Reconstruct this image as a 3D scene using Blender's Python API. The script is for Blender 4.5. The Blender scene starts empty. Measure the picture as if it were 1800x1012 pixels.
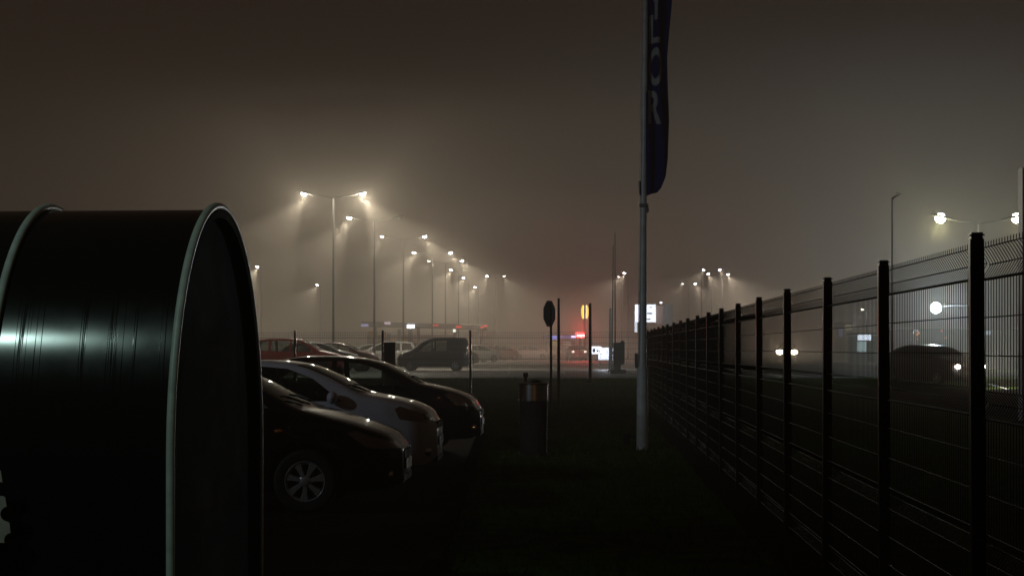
import bpy, bmesh, math, random
from mathutils import Vector, Matrix

random.seed(7)
SC = bpy.context.scene
COL = SC.collection
F, CXP, HOR, EYE = 3144.0, 900.0, 612.0, 1.6


def at(px, py, Y):
    """point of the place seen at a spot of the photograph, Y metres away"""
    return Vector(((px - CXP) * Y / F, Y, EYE + (HOR - py) * Y / F))


# ------------------------------------------------------------------ materials
def mat(name, color=(0.5, 0.5, 0.5), rough=0.5, metal=0.0, spec=0.5, coat=0.0, noise=None, bump=None):
    m = bpy.data.materials.new(name)
    m.use_nodes = True
    nt = m.node_tree
    b = nt.nodes['Principled BSDF']
    b.inputs['Base Color'].default_value = (*color, 1)
    b.inputs['Roughness'].default_value = rough
    b.inputs['Metallic'].default_value = metal
    b.inputs['Specular IOR Level'].default_value = spec
    b.inputs['Coat Weight'].default_value = coat
    b.inputs['Coat Roughness'].default_value = 0.06
    tc = nt.nodes.new('ShaderNodeTexCoord')
    if noise:
        scale, amt = noise
        n = nt.nodes.new('ShaderNodeTexNoise')
        n.inputs['Scale'].default_value = scale
        n.inputs['Detail'].default_value = 6
        r = nt.nodes.new('ShaderNodeMapRange')
        r.inputs['From Min'].default_value = 0.3
        r.inputs['From Max'].default_value = 0.7
        r.inputs['To Min'].default_value = 1 - amt
        r.inputs['To Max'].default_value = 1 + amt
        mul = nt.nodes.new('ShaderNodeVectorMath')
        mul.operation = 'SCALE'
        mul.inputs[0].default_value = color
        nt.links.new(tc.outputs['Object'], n.inputs['Vector'])
        nt.links.new(n.outputs['Fac'], r.inputs['Value'])
        nt.links.new(r.outputs['Result'], mul.inputs['Scale'])
        nt.links.new(mul.outputs[0], b.inputs['Base Color'])
        rr = nt.nodes.new('ShaderNodeMapRange')
        rr.inputs['To Min'].default_value = max(0.02, rough - 0.12)
        rr.inputs['To Max'].default_value = min(1, rough + 0.12)
        nt.links.new(n.outputs['Fac'], rr.inputs['Value'])
        nt.links.new(rr.outputs['Result'], b.inputs['Roughness'])
    if bump:
        scale, st, dist = bump
        n2 = nt.nodes.new('ShaderNodeTexNoise')
        n2.inputs['Scale'].default_value = scale
        n2.inputs['Detail'].default_value = 5
        bp = nt.nodes.new('ShaderNodeBump')
        bp.inputs['Strength'].default_value = st
        bp.inputs['Distance'].default_value = dist
        nt.links.new(tc.outputs['Object'], n2.inputs['Vector'])
        nt.links.new(n2.outputs['Fac'], bp.inputs['Height'])
        nt.links.new(bp.outputs['Normal'], b.inputs['Normal'])
    return m


def emit(name, color, strength, sample=False):
    m = bpy.data.materials.new(name)
    m.use_nodes = True
    nt = m.node_tree
    nt.nodes.clear()
    e = nt.nodes.new('ShaderNodeEmission')
    e.inputs['Color'].default_value = (*color, 1)
    e.inputs['Strength'].default_value = strength
    o = nt.nodes.new('ShaderNodeOutputMaterial')
    nt.links.new(e.outputs[0], o.inputs['Surface'])
    m.cycles.emission_sampling = 'FRONT' if sample else 'NONE'
    return m


def glass_mat(name, tint=(0.55, 0.6, 0.58), clear=0.75):
    m = bpy.data.materials.new(name)
    m.use_nodes = True
    nt = m.node_tree
    nt.nodes.clear()
    o = nt.nodes.new('ShaderNodeOutputMaterial')
    t = nt.nodes.new('ShaderNodeBsdfTransparent')
    t.inputs['Color'].default_value = (*tint, 1)
    g = nt.nodes.new('ShaderNodeBsdfGlossy')
    g.inputs['Roughness'].default_value = 0.03
    g.inputs['Color'].default_value = (0.9, 0.95, 0.95, 1)
    f = nt.nodes.new('ShaderNodeFresnel')
    f.inputs['IOR'].default_value = 1.5
    mx = nt.nodes.new('ShaderNodeMixShader')
    nt.links.new(f.outputs[0], mx.inputs['Fac'])
    nt.links.new(t.outputs[0], mx.inputs[1])
    nt.links.new(g.outputs[0], mx.inputs[2])
    nt.links.new(mx.outputs[0], o.inputs['Surface'])
    return m


WARM = (1.0, 0.92, 0.74)
M = {}
M['grass_ground'] = mat('lawn', (0.038, 0.068, 0.012), 0.95, spec=0.0, noise=(3.0, 0.55), bump=(18, 0.8, 0.05))
M['grass_blade'] = mat('grass_blades', (0.030, 0.075, 0.008), 0.9, spec=0.0, noise=(2.0, 0.5))
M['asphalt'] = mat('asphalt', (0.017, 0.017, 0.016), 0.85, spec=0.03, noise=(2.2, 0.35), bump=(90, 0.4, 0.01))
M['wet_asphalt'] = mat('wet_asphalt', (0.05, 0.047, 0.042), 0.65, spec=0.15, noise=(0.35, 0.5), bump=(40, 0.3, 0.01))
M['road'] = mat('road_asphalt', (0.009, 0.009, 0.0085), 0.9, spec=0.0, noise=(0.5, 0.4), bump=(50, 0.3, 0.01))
M['kerb'] = mat('kerb_concrete', (0.022, 0.021, 0.019), 0.95, spec=0.0, noise=(5, 0.3), bump=(60, 0.4, 0.01))
M['gravel'] = mat('gravel_strip', (0.022, 0.019, 0.015), 0.95, spec=0.0, noise=(25, 0.6), bump=(60, 1.0, 0.03))
M['paint'] = mat('road_paint', (0.30, 0.29, 0.27), 0.6, noise=(6, 0.3))
M['fence'] = mat('fence_coating', (0.007, 0.008, 0.007), 0.32, spec=0.45, noise=(9, 0.3))
M['fence_wire'] = mat('fence_wire', (0.007, 0.008, 0.007), 0.6, spec=0.06)
M['galv'] = mat('galvanised', (0.22, 0.22, 0.21), 0.5, metal=0.5, noise=(4, 0.3))
M['lamp_pole'] = mat('lamp_pole_paint', (0.045, 0.043, 0.04), 0.6, spec=0.2, noise=(4, 0.3))
M['lamp_head'] = mat('lamp_head_paint', (0.012, 0.012, 0.012), 0.8, spec=0.05)
M['dark_metal'] = mat('dark_metal', (0.008, 0.008, 0.008), 0.7, spec=0.15, noise=(6, 0.3))
M['black_plastic'] = mat('black_plastic', (0.008, 0.008, 0.008), 0.75, spec=0.1)
M['white_pole'] = mat('white_lacquer', (0.50, 0.52, 0.53), 0.4, noise=(5, 0.18), bump=(12, 0.12, 0.01))
M['rib'] = mat('rib_tube', (0.56, 0.63, 0.585), 0.4, noise=(14, 0.14), bump=(60, 0.15, 0.003))
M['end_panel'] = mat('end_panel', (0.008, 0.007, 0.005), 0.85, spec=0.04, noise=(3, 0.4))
M['notched'] = mat('pale_board', (0.42, 0.38, 0.33), 0.7, noise=(9, 0.2))
M['steel'] = mat('brushed_steel', (0.62, 0.63, 0.65), 0.2, metal=1.0, bump=(30, 0.05, 0.003))
M['bin_body'] = mat('bin_body', (0.02, 0.021, 0.024), 0.7, metal=0.0, spec=0.1, noise=(18, 0.5))
M['flag'] = mat('blue_cloth', (0.008, 0.015, 0.15), 0.8, spec=0.2, noise=(7, 0.25))
M['flag_letter'] = mat('flag_letters', (0.29, 0.30, 0.30), 0.85, noise=(7, 0.2))
M['tyre'] = mat('tyre', (0.012, 0.012, 0.012), 0.8)
M['rim'] = mat('rim_silver', (0.42, 0.44, 0.45), 0.35, metal=0.5)
M['rim_gap'] = mat('rim_gap', (0.01, 0.01, 0.01), 0.7)
M['seat'] = mat('car_seat', (0.012, 0.012, 0.012), 0.9)
M['glass'] = glass_mat('car_glass')
M['chrome'] = mat('chrome', (0.6, 0.6, 0.6), 0.12, metal=1.0)
M['amber'] = mat('amber_reflector', (0.6, 0.16, 0.02), 0.15, coat=1)
M['lens'] = mat('headlight_glass', (0.16, 0.13, 0.10), 0.12, metal=0.6, coat=1.0, bump=(28, 0.5, 0.02))
M['taillens'] = mat('tail_lens', (0.30, 0.01, 0.01), 0.15, coat=1.0)
M['plate'] = mat('number_plate', (0.22, 0.22, 0.2), 0.5)
M['panel_grey'] = mat('grey_panel', (0.16, 0.17, 0.18), 0.6, noise=(1, 0.15))
M['panel_wall'] = mat('wall_panel', (0.32, 0.30, 0.26), 0.7, noise=(0.4, 0.25))
M['roof'] = mat('roof_sheet', (0.06, 0.06, 0.06), 0.6)
M['yellow'] = mat('yellow_panel', (0.75, 0.45, 0.03), 0.5)
M['bluepanel'] = mat('blue_panel', (0.05, 0.09, 0.20), 0.5)
M['blue_pylon'] = mat('blue_pylon', (0.01, 0.045, 0.16), 0.4)


def paint(name, c):
    return mat(name, c, 0.4, metal=0.0, spec=0.08, coat=0.6, noise=(40, 0.06))


# ------------------------------------------------------------------ helpers
def tag(o, label=None, cat=None, group=None, kind=None):
    if label: o['label'] = label
    if cat: o['category'] = cat
    if group: o['group'] = group
    if kind: o['kind'] = kind
    return o


def link(o, parent=None):
    COL.objects.link(o)
    if parent is not None:
        o.parent = parent
    return o


def empty(name, loc=(0, 0, 0), rz=0.0):
    o = bpy.data.objects.new(name, None)
    o.empty_display_size = 0.2
    COL.objects.link(o)
    o.location = loc
    o.rotation_euler = (0, 0, rz)
    return o


def build(name, bm, m, parent=None, smooth=False, loc=None, angle=None):
    me = bpy.data.meshes.new(name)
    bmesh.ops.recalc_face_normals(bm, faces=bm.faces)
    bm.to_mesh(me)
    bm.free()
    if m is not None:
        me.materials.append(m)
    if smooth:
        for p in me.polygons:
            p.use_smooth = True
        try:
            me.set_sharp_from_angle(angle=angle if angle else math.radians(38))
        except Exception:
            pass
    o = bpy.data.objects.new(name, me)
    if loc is not None:
        o.location = loc
    return link(o, parent)


def bevel(bm, w=0.01, seg=2):
    bmesh.ops.bevel(bm, geom=list(bm.edges), offset=w, segments=seg, affect='EDGES', clamp_overlap=True)


def box(bm, x0, x1, y0, y1, z0, z1):
    vs = [bm.verts.new(p) for p in ((x0, y0, z0), (x1, y0, z0), (x1, y1, z0), (x0, y1, z0),
                                     (x0, y0, z1), (x1, y0, z1), (x1, y1, z1), (x0, y1, z1))]
    for f in ((0, 3, 2, 1), (4, 5, 6, 7), (0, 1, 5, 4), (1, 2, 6, 5), (2, 3, 7, 6), (3, 0, 4, 7)):
        bm.faces.new([vs[i] for i in f])
    return vs


def bbox(x0, x1, y0, y1, z0, z1, bv=0.01, seg=2):
    bm = bmesh.new()
    box(bm, x0, x1, y0, y1, z0, z1)
    if bv:
        bevel(bm, bv, seg)
    return bm


def tube(bm, pts, rad, n=8, cap=True):
    """swept circle along pts; rad a number or list"""
    pts = [Vector(p) for p in pts]
    rings = []
    up = None
    for i, p in enumerate(pts):
        a = pts[max(i - 1, 0)]
        b = pts[min(i + 1, len(pts) - 1)]
        t = (b - a).normalized()
        if up is None:
            up = Vector((0, 0, 1)) if abs(t.z) < 0.9 else Vector((1, 0, 0))
            up = (up - t * up.dot(t)).normalized()
        else:
            up = (up - t * up.dot(t)).normalized()
        s = t.cross(up)
        r = rad[i] if isinstance(rad, (list, tuple)) else rad
        rings.append([bm.verts.new(p + (up * math.cos(2 * math.pi * k / n + math.pi / n) + s * math.sin(2 * math.pi * k / n + math.pi / n)) * r) for k in range(n)])
    for i in range(len(rings) - 1):
        for k in range(n):
            bm.faces.new((rings[i][k], rings[i][(k + 1) % n], rings[i + 1][(k + 1) % n], rings[i + 1][k]))
    if cap:
        bm.faces.new(rings[0][::-1])
        bm.faces.new(rings[-1])


def lathe(bm, prof, n=32, axis='Z', c=(0, 0, 0)):
    """prof: list of (r, h); closed at r=0 ends"""
    rings = []
    for r, h in prof:
        ring = []
        if r < 1e-6:
            p = (0, 0, h)
            ring = [bm.verts.new(p)]
        else:
            for k in range(n):
                a = 2 * math.pi * k / n
                ring.append(bm.verts.new((r * math.cos(a), r * math.sin(a), h)))
        rings.append(ring)
    for i in range(len(rings) - 1):
        A, B = rings[i], rings[i + 1]
        for k in range(n):
            if len(A) == 1 and len(B) == 1:
                continue
            if len(A) == 1:
                bm.faces.new((A[0], B[k], B[(k + 1) % n]))
            elif len(B) == 1:
                bm.faces.new((A[k], A[(k + 1) % n], B[0]))
            else:
                bm.faces.new((A[k], A[(k + 1) % n], B[(k + 1) % n], B[k]))
    vs = [v for r in rings for v in r]
    if axis == 'Y':
        for v in vs:
            v.co = Vector((v.co.x, v.co.z, v.co.y))
    elif axis == 'X':
        for v in vs:
            v.co = Vector((v.co.z, v.co.x, v.co.y))
    for v in vs:
        v.co += Vector(c)


def prism(bm, poly, y0, y1):
    """polygon in (x,z) extruded along y"""
    a = [bm.verts.new((x, y0, z)) for x, z in poly]
    b = [bm.verts.new((x, y1, z)) for x, z in poly]
    n = len(poly)
    bm.faces.new(a)
    bm.faces.new(b[::-1])
    for i in range(n):
        bm.faces.new((a[i], b[i], b[(i + 1) % n], a[(i + 1) % n]))


def copy_tree(o, parent=None):
    c = o.copy()
    COL.objects.link(c)
    if parent is not None:
        c.parent = parent
    for ch in list(o.children):
        copy_tree(ch, c)
    return c


def spot(name, parent, loc, direction, power, angle, color, blend=0.6, radius=0.12):
    l = bpy.data.lights.new(name, 'SPOT')
    l.energy = power
    l.spot_size = math.radians(angle)
    l.spot_blend = blend
    l.color = color
    l.shadow_soft_size = radius
    o = bpy.data.objects.new(name, l)
    o.location = loc
    o.rotation_euler = Vector(direction).to_track_quat('-Z', 'Y').to_euler()
    return link(o, parent)


def point(name, parent, loc, power, color, radius=0.12):
    l = bpy.data.lights.new(name, 'POINT')
    l.energy = power
    l.color = color
    l.shadow_soft_size = radius
    o = bpy.data.objects.new(name, l)
    o.location = loc
    return link(o, parent)


# ------------------------------------------------------------------ tunables
FOG = 0.0055
FOG_G = 0.0
SKY = (0.0148, 0.0078, 0.0042)
P_SPOT = 10500.0
P_HALO = 850.0
EXPO = 0.0
RISE = 0.42           # the ground beyond the lawn lies this much higher


def gz(y):
    if y < 54: return 0.0
    if y > 70: return RISE
    t = (y - 54) / 16
    return RISE * t * t * (3 - 2 * t)


# ------------------------------------------------------------------ camera, world, settings
cam = bpy.data.cameras.new('camera')
co = bpy.data.objects.new('camera', cam)
COL.objects.link(co)
co.location = (0, 0, EYE)
co.rotation_euler = (math.radians(90), 0, 0)
cam.sensor_width = 36.0
cam.lens = 36.0 * F / 1800.0
cam.shift_y = (HOR - 506.0) / 1800.0
cam.clip_start = 0.1
cam.clip_end = 4000
SC.camera = co

w = bpy.data.worlds.new('World')
SC.world = w
w.use_nodes = True
wn = w.node_tree
bg = wn.nodes['Background']
bg.inputs['Color'].default_value = (*SKY, 1)
bg.inputs['Strength'].default_value = 1.0

SC.view_settings.view_transform = 'Standard'
SC.view_settings.look = 'None'
SC.view_settings.gamma = 1.0
SC.view_settings.exposure = EXPO
cy = SC.cycles
cy.use_denoising = True
try:
    cy.denoiser = 'OPENIMAGEDENOISE'
except Exception:
    pass
cy.max_bounces = 8
cy.diffuse_bounces = 2
cy.glossy_bounces = 3
cy.transmission_bounces = 4
cy.volume_bounces = 0
cy.transparent_max_bounces = 24
cy.sample_clamp_indirect = 2.0
cy.sample_clamp_direct = 0.0
cy.use_adaptive_sampling = False
cy.caustics_reflective = False
cy.caustics_refractive = False
cy.use_light_tree = True
cy.blur_glossy = 0.5

# ------------------------------------------------------------------ ground
FY = 130.0 / F            # the long fence drifts right by this per metre
FX0 = 1.74


def fence_x(y):
    return FX0 + FY * y


def sheet(name, xs, ys, dz, m, label=None):
    bm = bmesh.new()
    g = [[bm.verts.new((x, y, gz(y) + dz)) for x in xs] for y in ys]
    for j in range(len(ys) - 1):
        for i in range(len(xs) - 1):
            bm.faces.new((g[j][i], g[j][i + 1], g[j + 1][i + 1], g[j + 1][i]))
    o = build(name, bm, m, smooth=True)
    tag(o, kind='structure')
    return o


ys = [-500, -20, 0, 20, 40, 50, 54] + [54 + i for i in range(1, 17)] + [90, 140, 250, 500, 900]
sheet('ground', [-700, -100, -20, 0, 20, 100, 700], ys, 0.0, M['grass_ground'])
# near car park where the three cars stand, with its kerb
sheet('parking_surface', [-60, -20, -0.62], [-20, 10, 20, 34], 0.004, M['asphalt'])
bm = bmesh.new()
y = -20.0
while y < 34:
    box(bm, -0.62, -0.50, y, y + 0.985, -0.05, 0.11)
    y += 1.0
x = -0.62
while x > -40:
    box(bm, x - 0.985, x, 34.0, 34.12, -0.05, 0.11)
    x -= 1.0
bevel(bm, 0.012, 1)
tag(build('kerb', bm, M['kerb']), kind='structure')
# gravel strip under the long fence
bm = bmesh.new()
pr = None
yy = 4.0
while yy < 50:
    j = random.uniform(-.03, .03)
    a = bm.verts.new((fence_x(yy) - .32 + j, yy, .006))
    b = bm.verts.new((fence_x(yy) + .3 + j, yy, .006))
    if pr: bm.faces.new((pr[0], a, b, pr[1]))
    pr = (a, b)
    yy += 0.5
tag(build('gravel_strip', bm, M['gravel']), kind='structure')
# large lit car park beyond, and the road beyond the long fence
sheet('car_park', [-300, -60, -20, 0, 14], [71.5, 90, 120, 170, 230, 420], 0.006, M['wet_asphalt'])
bm = bmesh.new()
for (xa, ya, xb, yb) in ((6.5, -40, 34, 420),):
    n = 60
    pr = None
    for i in range(n + 1):
        t = i / n
        yv = ya + (yb - ya) * t
        xv = xa + (xb - xa) * t
        a = bm.verts.new((xv, yv, gz(yv) + .007))
        b = bm.verts.new((xv + 9.0, yv, gz(yv) + .007))
        if pr: bm.faces.new((pr[0], a, b, pr[1]))
        pr = (a, b)
tag(build('road', bm, M['road']), kind='structure')
bm = bmesh.new()
for i in range(60):
    yv = -10 + i * 6.5
    xv = 6.5 + 27.5 * (yv + 40) / 460 + 4.4
    d = 27.5 / 460
    vs = [bm.verts.new(p) for p in ((xv, yv, gz(yv) + .012), (xv + .14, yv, gz(yv) + .012), (xv + .14 + 3 * d, yv + 3, gz(yv + 3) + .012), (xv + 3 * d, yv + 3, gz(yv + 3) + .012))]
    bm.faces.new(vs)
tag(build('road_lines', bm, M['paint']), kind='structure')
# bay lines of the far car park
bm = bmesh.new()
for row in (84.0, 104.0, 124.0, 146.0):
    for i in range(22):
        xv = -34 + i * 2.6
        if xv > 12: continue
        vs = [bm.verts.new(p) for p in ((xv, row, RISE + .011), (xv + .12, row, RISE + .011), (xv + .12, row + 4.8, RISE + .011), (xv, row + 4.8, RISE + .011))]
        bm.faces.new(vs)
tag(build('bay_lines', bm, M['paint']), kind='structure')

# grass blades on the lawn
bm = bmesh.new()
for i in range(26000):
    r = random.random()
    yy = 27 + 42 * r if i % 4 else random.uniform(12, 30)
    hw = 0.30 * yy
    xx = random.uniform(-hw * .75, fence_x(yy) + 4)
    if yy < 34.3 and xx < -0.45: continue
    if abs(xx - fence_x(yy)) < .34 and yy < 50: continue
    z0 = gz(yy)
    for k in range(2):
        h = random.uniform(.035, .10)
        a = random.uniform(0, math.tau)
        wd = random.uniform(.006, .014)
        dx, dy = math.cos(a) * wd, math.sin(a) * wd
        lx, ly = random.uniform(-.05, .05), random.uniform(-.05, .05)
        ox, oy = random.uniform(-.06, .06), random.uniform(-.06, .06)
        bm.faces.new([bm.verts.new(p) for p in ((xx + ox - dx, yy + oy - dy, z0), (xx + ox + dx, yy + oy + dy, z0), (xx + ox + lx, yy + oy + ly, z0 + h))])
tag(build('grass', bm, M['grass_blade']), kind='stuff')

# ------------------------------------------------------------------ haze
bm = box_bm = bmesh.new()
box(bm, -720, 720, -520, 920, -1.0, 15.5)
hz = build('haze', bm, None)
tag(hz, kind='stuff')
hm = bpy.data.materials.new('haze_air')
hm.use_nodes = True
nt = hm.node_tree
nt.nodes.clear()
pv = nt.nodes.new('ShaderNodeVolumePrincipled')
pv.inputs['Color'].default_value = (0.98, 0.88, 0.765, 1)
pv.inputs['Density'].default_value = FOG
pv.inputs['Anisotropy'].default_value = FOG_G
out = nt.nodes.new('ShaderNodeOutputMaterial')
nt.links.new(pv.outputs[0], out.inputs['Volume'])
hz.data.materials.append(hm)
try:
    hm.cycles.homogeneous_volume = True
except Exception:
    pass

# ------------------------------------------------------------------ fences
PITCH, FH = 2.5, 2.07
WR = 0.0024
FOLDS = [(2.045, 1.905), (1.42, 1.30), (0.80, 0.68), (0.20, 0.08)]   # top, bottom of each fold


def off(z):
    for t, b in FOLDS:
        if b <= z <= t:
            mid = (t + b) / 2
            return 0.044 * max(0.0, 1 - abs(z - mid) / ((t - b) / 2)) ** .8
    return 0.0


def panel_mesh():
    bm = bmesh.new()
    zs = [FH, 2.045]
    for t, b in FOLDS:
        m_ = (t + b) / 2
        zs += [t, t - .012, m_ + .02, m_, m_ - .02, b + .012, b]
    zs += [0.04]
    zs = sorted(set(round(z, 4) for z in zs), reverse=True)

    def offs(z):
        o = off(z)
        return o
    n = 48
    L = PITCH - 0.07
    for i in range(n + 1):
        u = 0.035 + L * i / n
        jit = random.uniform(-.0008, .0008)
        pts = [(u + jit, offs(z), z) for z in zs]
        tube(bm, pts, WR, 4, True)
    hzs = []
    for t, b in FOLDS:
        hzs += [t, (t + b) / 2, b]
    hzs += [1.74, 1.575, 1.14, 0.97, 0.52, 0.36]
    for z in hzs:
        o = off(z) - 0.0042
        rw = WR * (2.6 if z in (1.905, 1.30) else 1.15)
        tube(bm, [(0.03, o, z), (PITCH / 2, o, z), (PITCH - .03, o, z)], rw, 6, True)
    me = bpy.data.meshes.new('mesh_panel')
    bmesh.ops.recalc_face_normals(bm, faces=bm.faces)
    bm.to_mesh(me)
    bm.free()
    me.materials.append(M['fence_wire'])
    return me


def post_meshes():
    bm = bbox(-.030, .030, -.031, .031, -.1, FH + .019, 0.006, 2)
    me = bpy.data.meshes.new('fence_post')
    bm.to_mesh(me); bm.free(); me.materials.append(M['fence'])
    bm = bbox(-.032, .032, -.033, .033, FH + .0192, FH + .042, 0.008, 2)
    mc = bpy.data.meshes.new('post_cap')
    bm.to_mesh(mc); bm.free(); mc.materials.append(M['fence'])
    return me, mc


PANEL = panel_mesh()
POST, CAP = post_meshes()


def fence(name, origin, ang, i0, i1, posts, label):
    root = empty(name, origin, ang)
    tag(root, label, 'fence')
    for i in range(i0, i1):
        o = bpy.data.objects.new('mesh_panel', PANEL)
        o.location = (i * PITCH, 0, random.uniform(-.012, .008))
        link(o, root)
    for i in posts:
        p = bpy.data.objects.new('fence_post', POST)
        p.location = (i * PITCH, 0, 0)
        p.rotation_euler = (random.uniform(-.006, .006), random.uniform(-.005, .005), random.uniform(-.03, .03))
        link(p, root)
        for nm, me in (('post_cap', CAP),):
            c = bpy.data.objects.new(nm, me)
            link(c, p)
    return root


ang_long = math.atan2(1, FY)
Y0 = 7.92
fence('wire_mesh_fence', (fence_x(Y0), Y0, 0), ang_long, -1, 17, range(-1, 18),
      'long dark wire mesh fence with folded panels running away along the road')
# local +y of the long fence points left; flip panels so that folds bulge to the road side
Yc = Y0 + PITCH * 17
for o in list(bpy.data.objects):
    if o.name.startswith('mesh_panel') and o.parent and o.parent.name == 'wire_mesh_fence':
        o.scale.y = -1
ang_cross = math.atan2(FY, -1)
cross_o = (fence_x(Yc) , Yc, 0)
fence('wire_mesh_fence', cross_o, ang_cross, 0, 8, range(1, 9),
      'low looking wire mesh fence crossing behind the parked cars and the stop sign')

# ------------------------------------------------------------------ street lamps
LENS_M = emit('lamp_lens', (1.0, 0.97, 0.97), 60.0)
LENS_W = emit('lamp_lens_weak', (1.0, 0.92, 0.8), 8.0)
LENS_G = emit('lamp_lens_green', (1.0, 1.0, 0.72), 60.0)
LENS_OFF = mat('lamp_glass', (0.2, 0.2, 0.19), 0.2)


def head(parent, pos, dx, lens_mat, size=1.0, tilt=12):
    """a lantern at pos, pointing outwards along dx (+1 / -1)"""
    bm = bmesh.new()
    s = size
    prof = [(-.10, .05, .03), (.0, .075, .05), (.2, .14, .07), (.42, .16, .075), (.60, .12, .06), (.68, .03, .02)]
    rings = []
    for (u, w_, h_) in prof:
        ring = []
        for k in range(12):
            a = math.tau * k / 12
            zz = math.sin(a) * h_
            if zz < 0: zz *= .35
            ring.append(bm.verts.new((u * s * dx, math.cos(a) * w_ * s, zz * s)))
        rings.append(ring)
    for i in range(len(rings) - 1):
        for k in range(12):
            bm.faces.new((rings[i][k], rings[i][(k + 1) % 12], rings[i + 1][(k + 1) % 12], rings[i + 1][k]))
    bm.faces.new(rings[0]); bm.faces.new(rings[-1][::-1])
    h = build('lamp_head', bm, M['lamp_head'], parent, smooth=True, loc=pos)
    h.rotation_euler = (0, math.radians(-tilt) * dx, 0)
    bm = bmesh.new()
    bmesh.ops.create_uvsphere(bm, u_segments=20, v_segments=12, radius=1.0)
    for v in bm.verts:
        v.co = Vector((v.co.x * .16 * s + .37 * s * dx, v.co.y * .14 * s, v.co.z * .15 * s - .035 * s))
    if s < 1.3: bmesh.ops.delete(bm, geom=[v for v in bm.verts if v.co.z > -.028 * s], context='VERTS')
    build('lens', bm, lens_mat, h, smooth=True)
    return h


LAMPGROUP_L = 'street lamps over the car park in the fog'
LAMPGROUP_R = 'street lamps beyond the long fence'


def lamp(px, py_top, Y, sides, label, group, halfspan=1.62, color=WARM, power=1.0, lens=None, drop=None, name='street_lamp', arm_up=0.16, halo=1.0, hsize=1.0, thick=1.0):
    """sides: dict {-1: strength, +1: strength}; 0 is an unlit lantern"""
    p = at(px, py_top, Y)
    base = gz(Y)
    root = empty(name, (p.x, Y, base))
    tag(root, label, 'street lamp', group)
    H = p.z - base
    bm = bmesh.new()
    tube(bm, [(0, 0, -.1), (0, 0, .02), (0, 0, 1.2), (0, 0, 1.25), (0, 0, H)], [.10 * thick, .10 * thick, .095 * thick, .07 * thick, .04 * thick], 10)
    build('pole', bm, M['lamp_pole'], root, smooth=True)
    for sx, st in sides.items():
        bm = bmesh.new()
        hs = halfspan
        tube(bm, [(0, 0, H - .05), (sx * .3 * hs, 0, H + arm_up * .25), (sx * hs * .72, 0, H + arm_up * .8), (sx * (hs - .28), 0, H + arm_up)], [.032, .03, .026, .024], 8)
        build('arm', bm, M['lamp_pole'], root, smooth=True)
        hp = Vector((sx * (hs - .37), 0, H + arm_up + .02))
        lm = LENS_OFF if st <= 0 else (lens or (LENS_M if st >= .5 else LENS_W))
        if st >= 0: head(root, hp, sx, lm, hsize)
        if st > 0:
            lp = hp + Vector((sx * .40 * hsize, 0, -.26 * hsize))
            a = math.radians(37)
            aim = (sx * math.sin(a), .06, -math.cos(a))
            if Y < 165:
                spot('lamp_beam', root, lp, aim, P_SPOT * power * st, 66, color, 0.35, .05)
                point('lamp_glow', root, lp + Vector((0, 0, -.015)), P_HALO * power * st * halo, color, .05)
            else:
                spot('lamp_beam', root, lp, aim, P_SPOT * 1.05 * power * st, 96, color, 0.7, .06)
    return root


lamp(586, 347, 99, {-1: 0.75, 1: 1.25}, 'tall twin street lamp with both lanterns lit, nearest in the foggy car park', LAMPGROUP_L, halo=2.6)
lamp(658, 388, 116, {-1: 0.9, 1: 0.0}, 'twin street lamp with only its left lantern lit, second pole of the car park row', LAMPGROUP_L)
lamp(709, 420, 136, {-1: 0.3, 1: 0.9}, 'twin street lamp with a faint left and bright right lantern, third pole of the row', LAMPGROUP_L)
lamp(760, 448, 160, {-1: 1.0, 1: 1.0}, 'twin street lamp with two lit lanterns far up the foggy row', LAMPGROUP_L)
lamp(783, 462, 176, {-1: 0.25, 1: 0.9}, 'distant twin street lamp whose right lantern outshines the left', LAMPGROUP_L)
lamp(806, 477, 192, {-1: 1.0}, 'single lit lantern just below the far end of the bright lamp row', LAMPGROUP_L, halfspan=.8)
lamp(824, 491, 212, {-1: 1.0}, 'single lit lantern low in the row, above the white parked car', LAMPGROUP_L, halfspan=.6)
lamp(841, 507, 238, {-1: 0.9}, 'lowest lit lantern of the row on a thin pole, left of the twin one', LAMPGROUP_L, halfspan=.45)
lamp(871, 488, 200, {-1: 0.55, 1: 0.4}, 'small narrow twin street lamp at the right end of the foggy row', LAMPGROUP_L, halfspan=.95)
lamp(459, 472, 186, {-1: 1.0}, 'lone lamp with amber tinted pole glow beside the dark shelter arch', LAMPGROUP_L, halfspan=.4)
lamp(563, 503, 240, {-1: 0.9}, 'faint lone lamp just left of the nearest tall lamp pole', LAMPGROUP_L, halfspan=.4)
RC = (1.0, 0.88, 0.74)
lamp(1104, 483, 200, {-1: 0.8}, 'small lit lamp left of the flagpole, above the lit board', LAMPGROUP_R, halfspan=.4, color=RC)
lamp(1093, 489, 215, {-1: 0.3}, 'very faint lamp next to the small one left of the flagpole', LAMPGROUP_R, halfspan=.35, color=RC)
lamp(1211, 501, 230, {-1: 0.25, 1: 0.8}, 'lowest of the hazy twin lamps right of the flagpole', LAMPGROUP_R, halfspan=.8, color=RC)
lamp(1233, 484, 198, {1: 0.9}, 'lit lamp with right facing lantern in the hazy cluster above the fence', LAMPGROUP_R, halfspan=.75, color=RC)
lamp(1251, 477, 212, {-1: 0.6, 1: 0.7}, 'twin lamp at the back of the hazy cluster, highest lanterns', LAMPGROUP_R, halfspan=.95, color=RC)
lamp(1270, 485, 198, {1: 0.9}, 'lit lamp on a bright thin pole at the right of the hazy cluster', LAMPGROUP_R, halfspan=.6, color=RC)
lamp(1466, 492, 218, {-1: 0.9}, 'small lamp peeping over the fence just beside a post', LAMPGROUP_R, halfspan=.5, color=RC)
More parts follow.
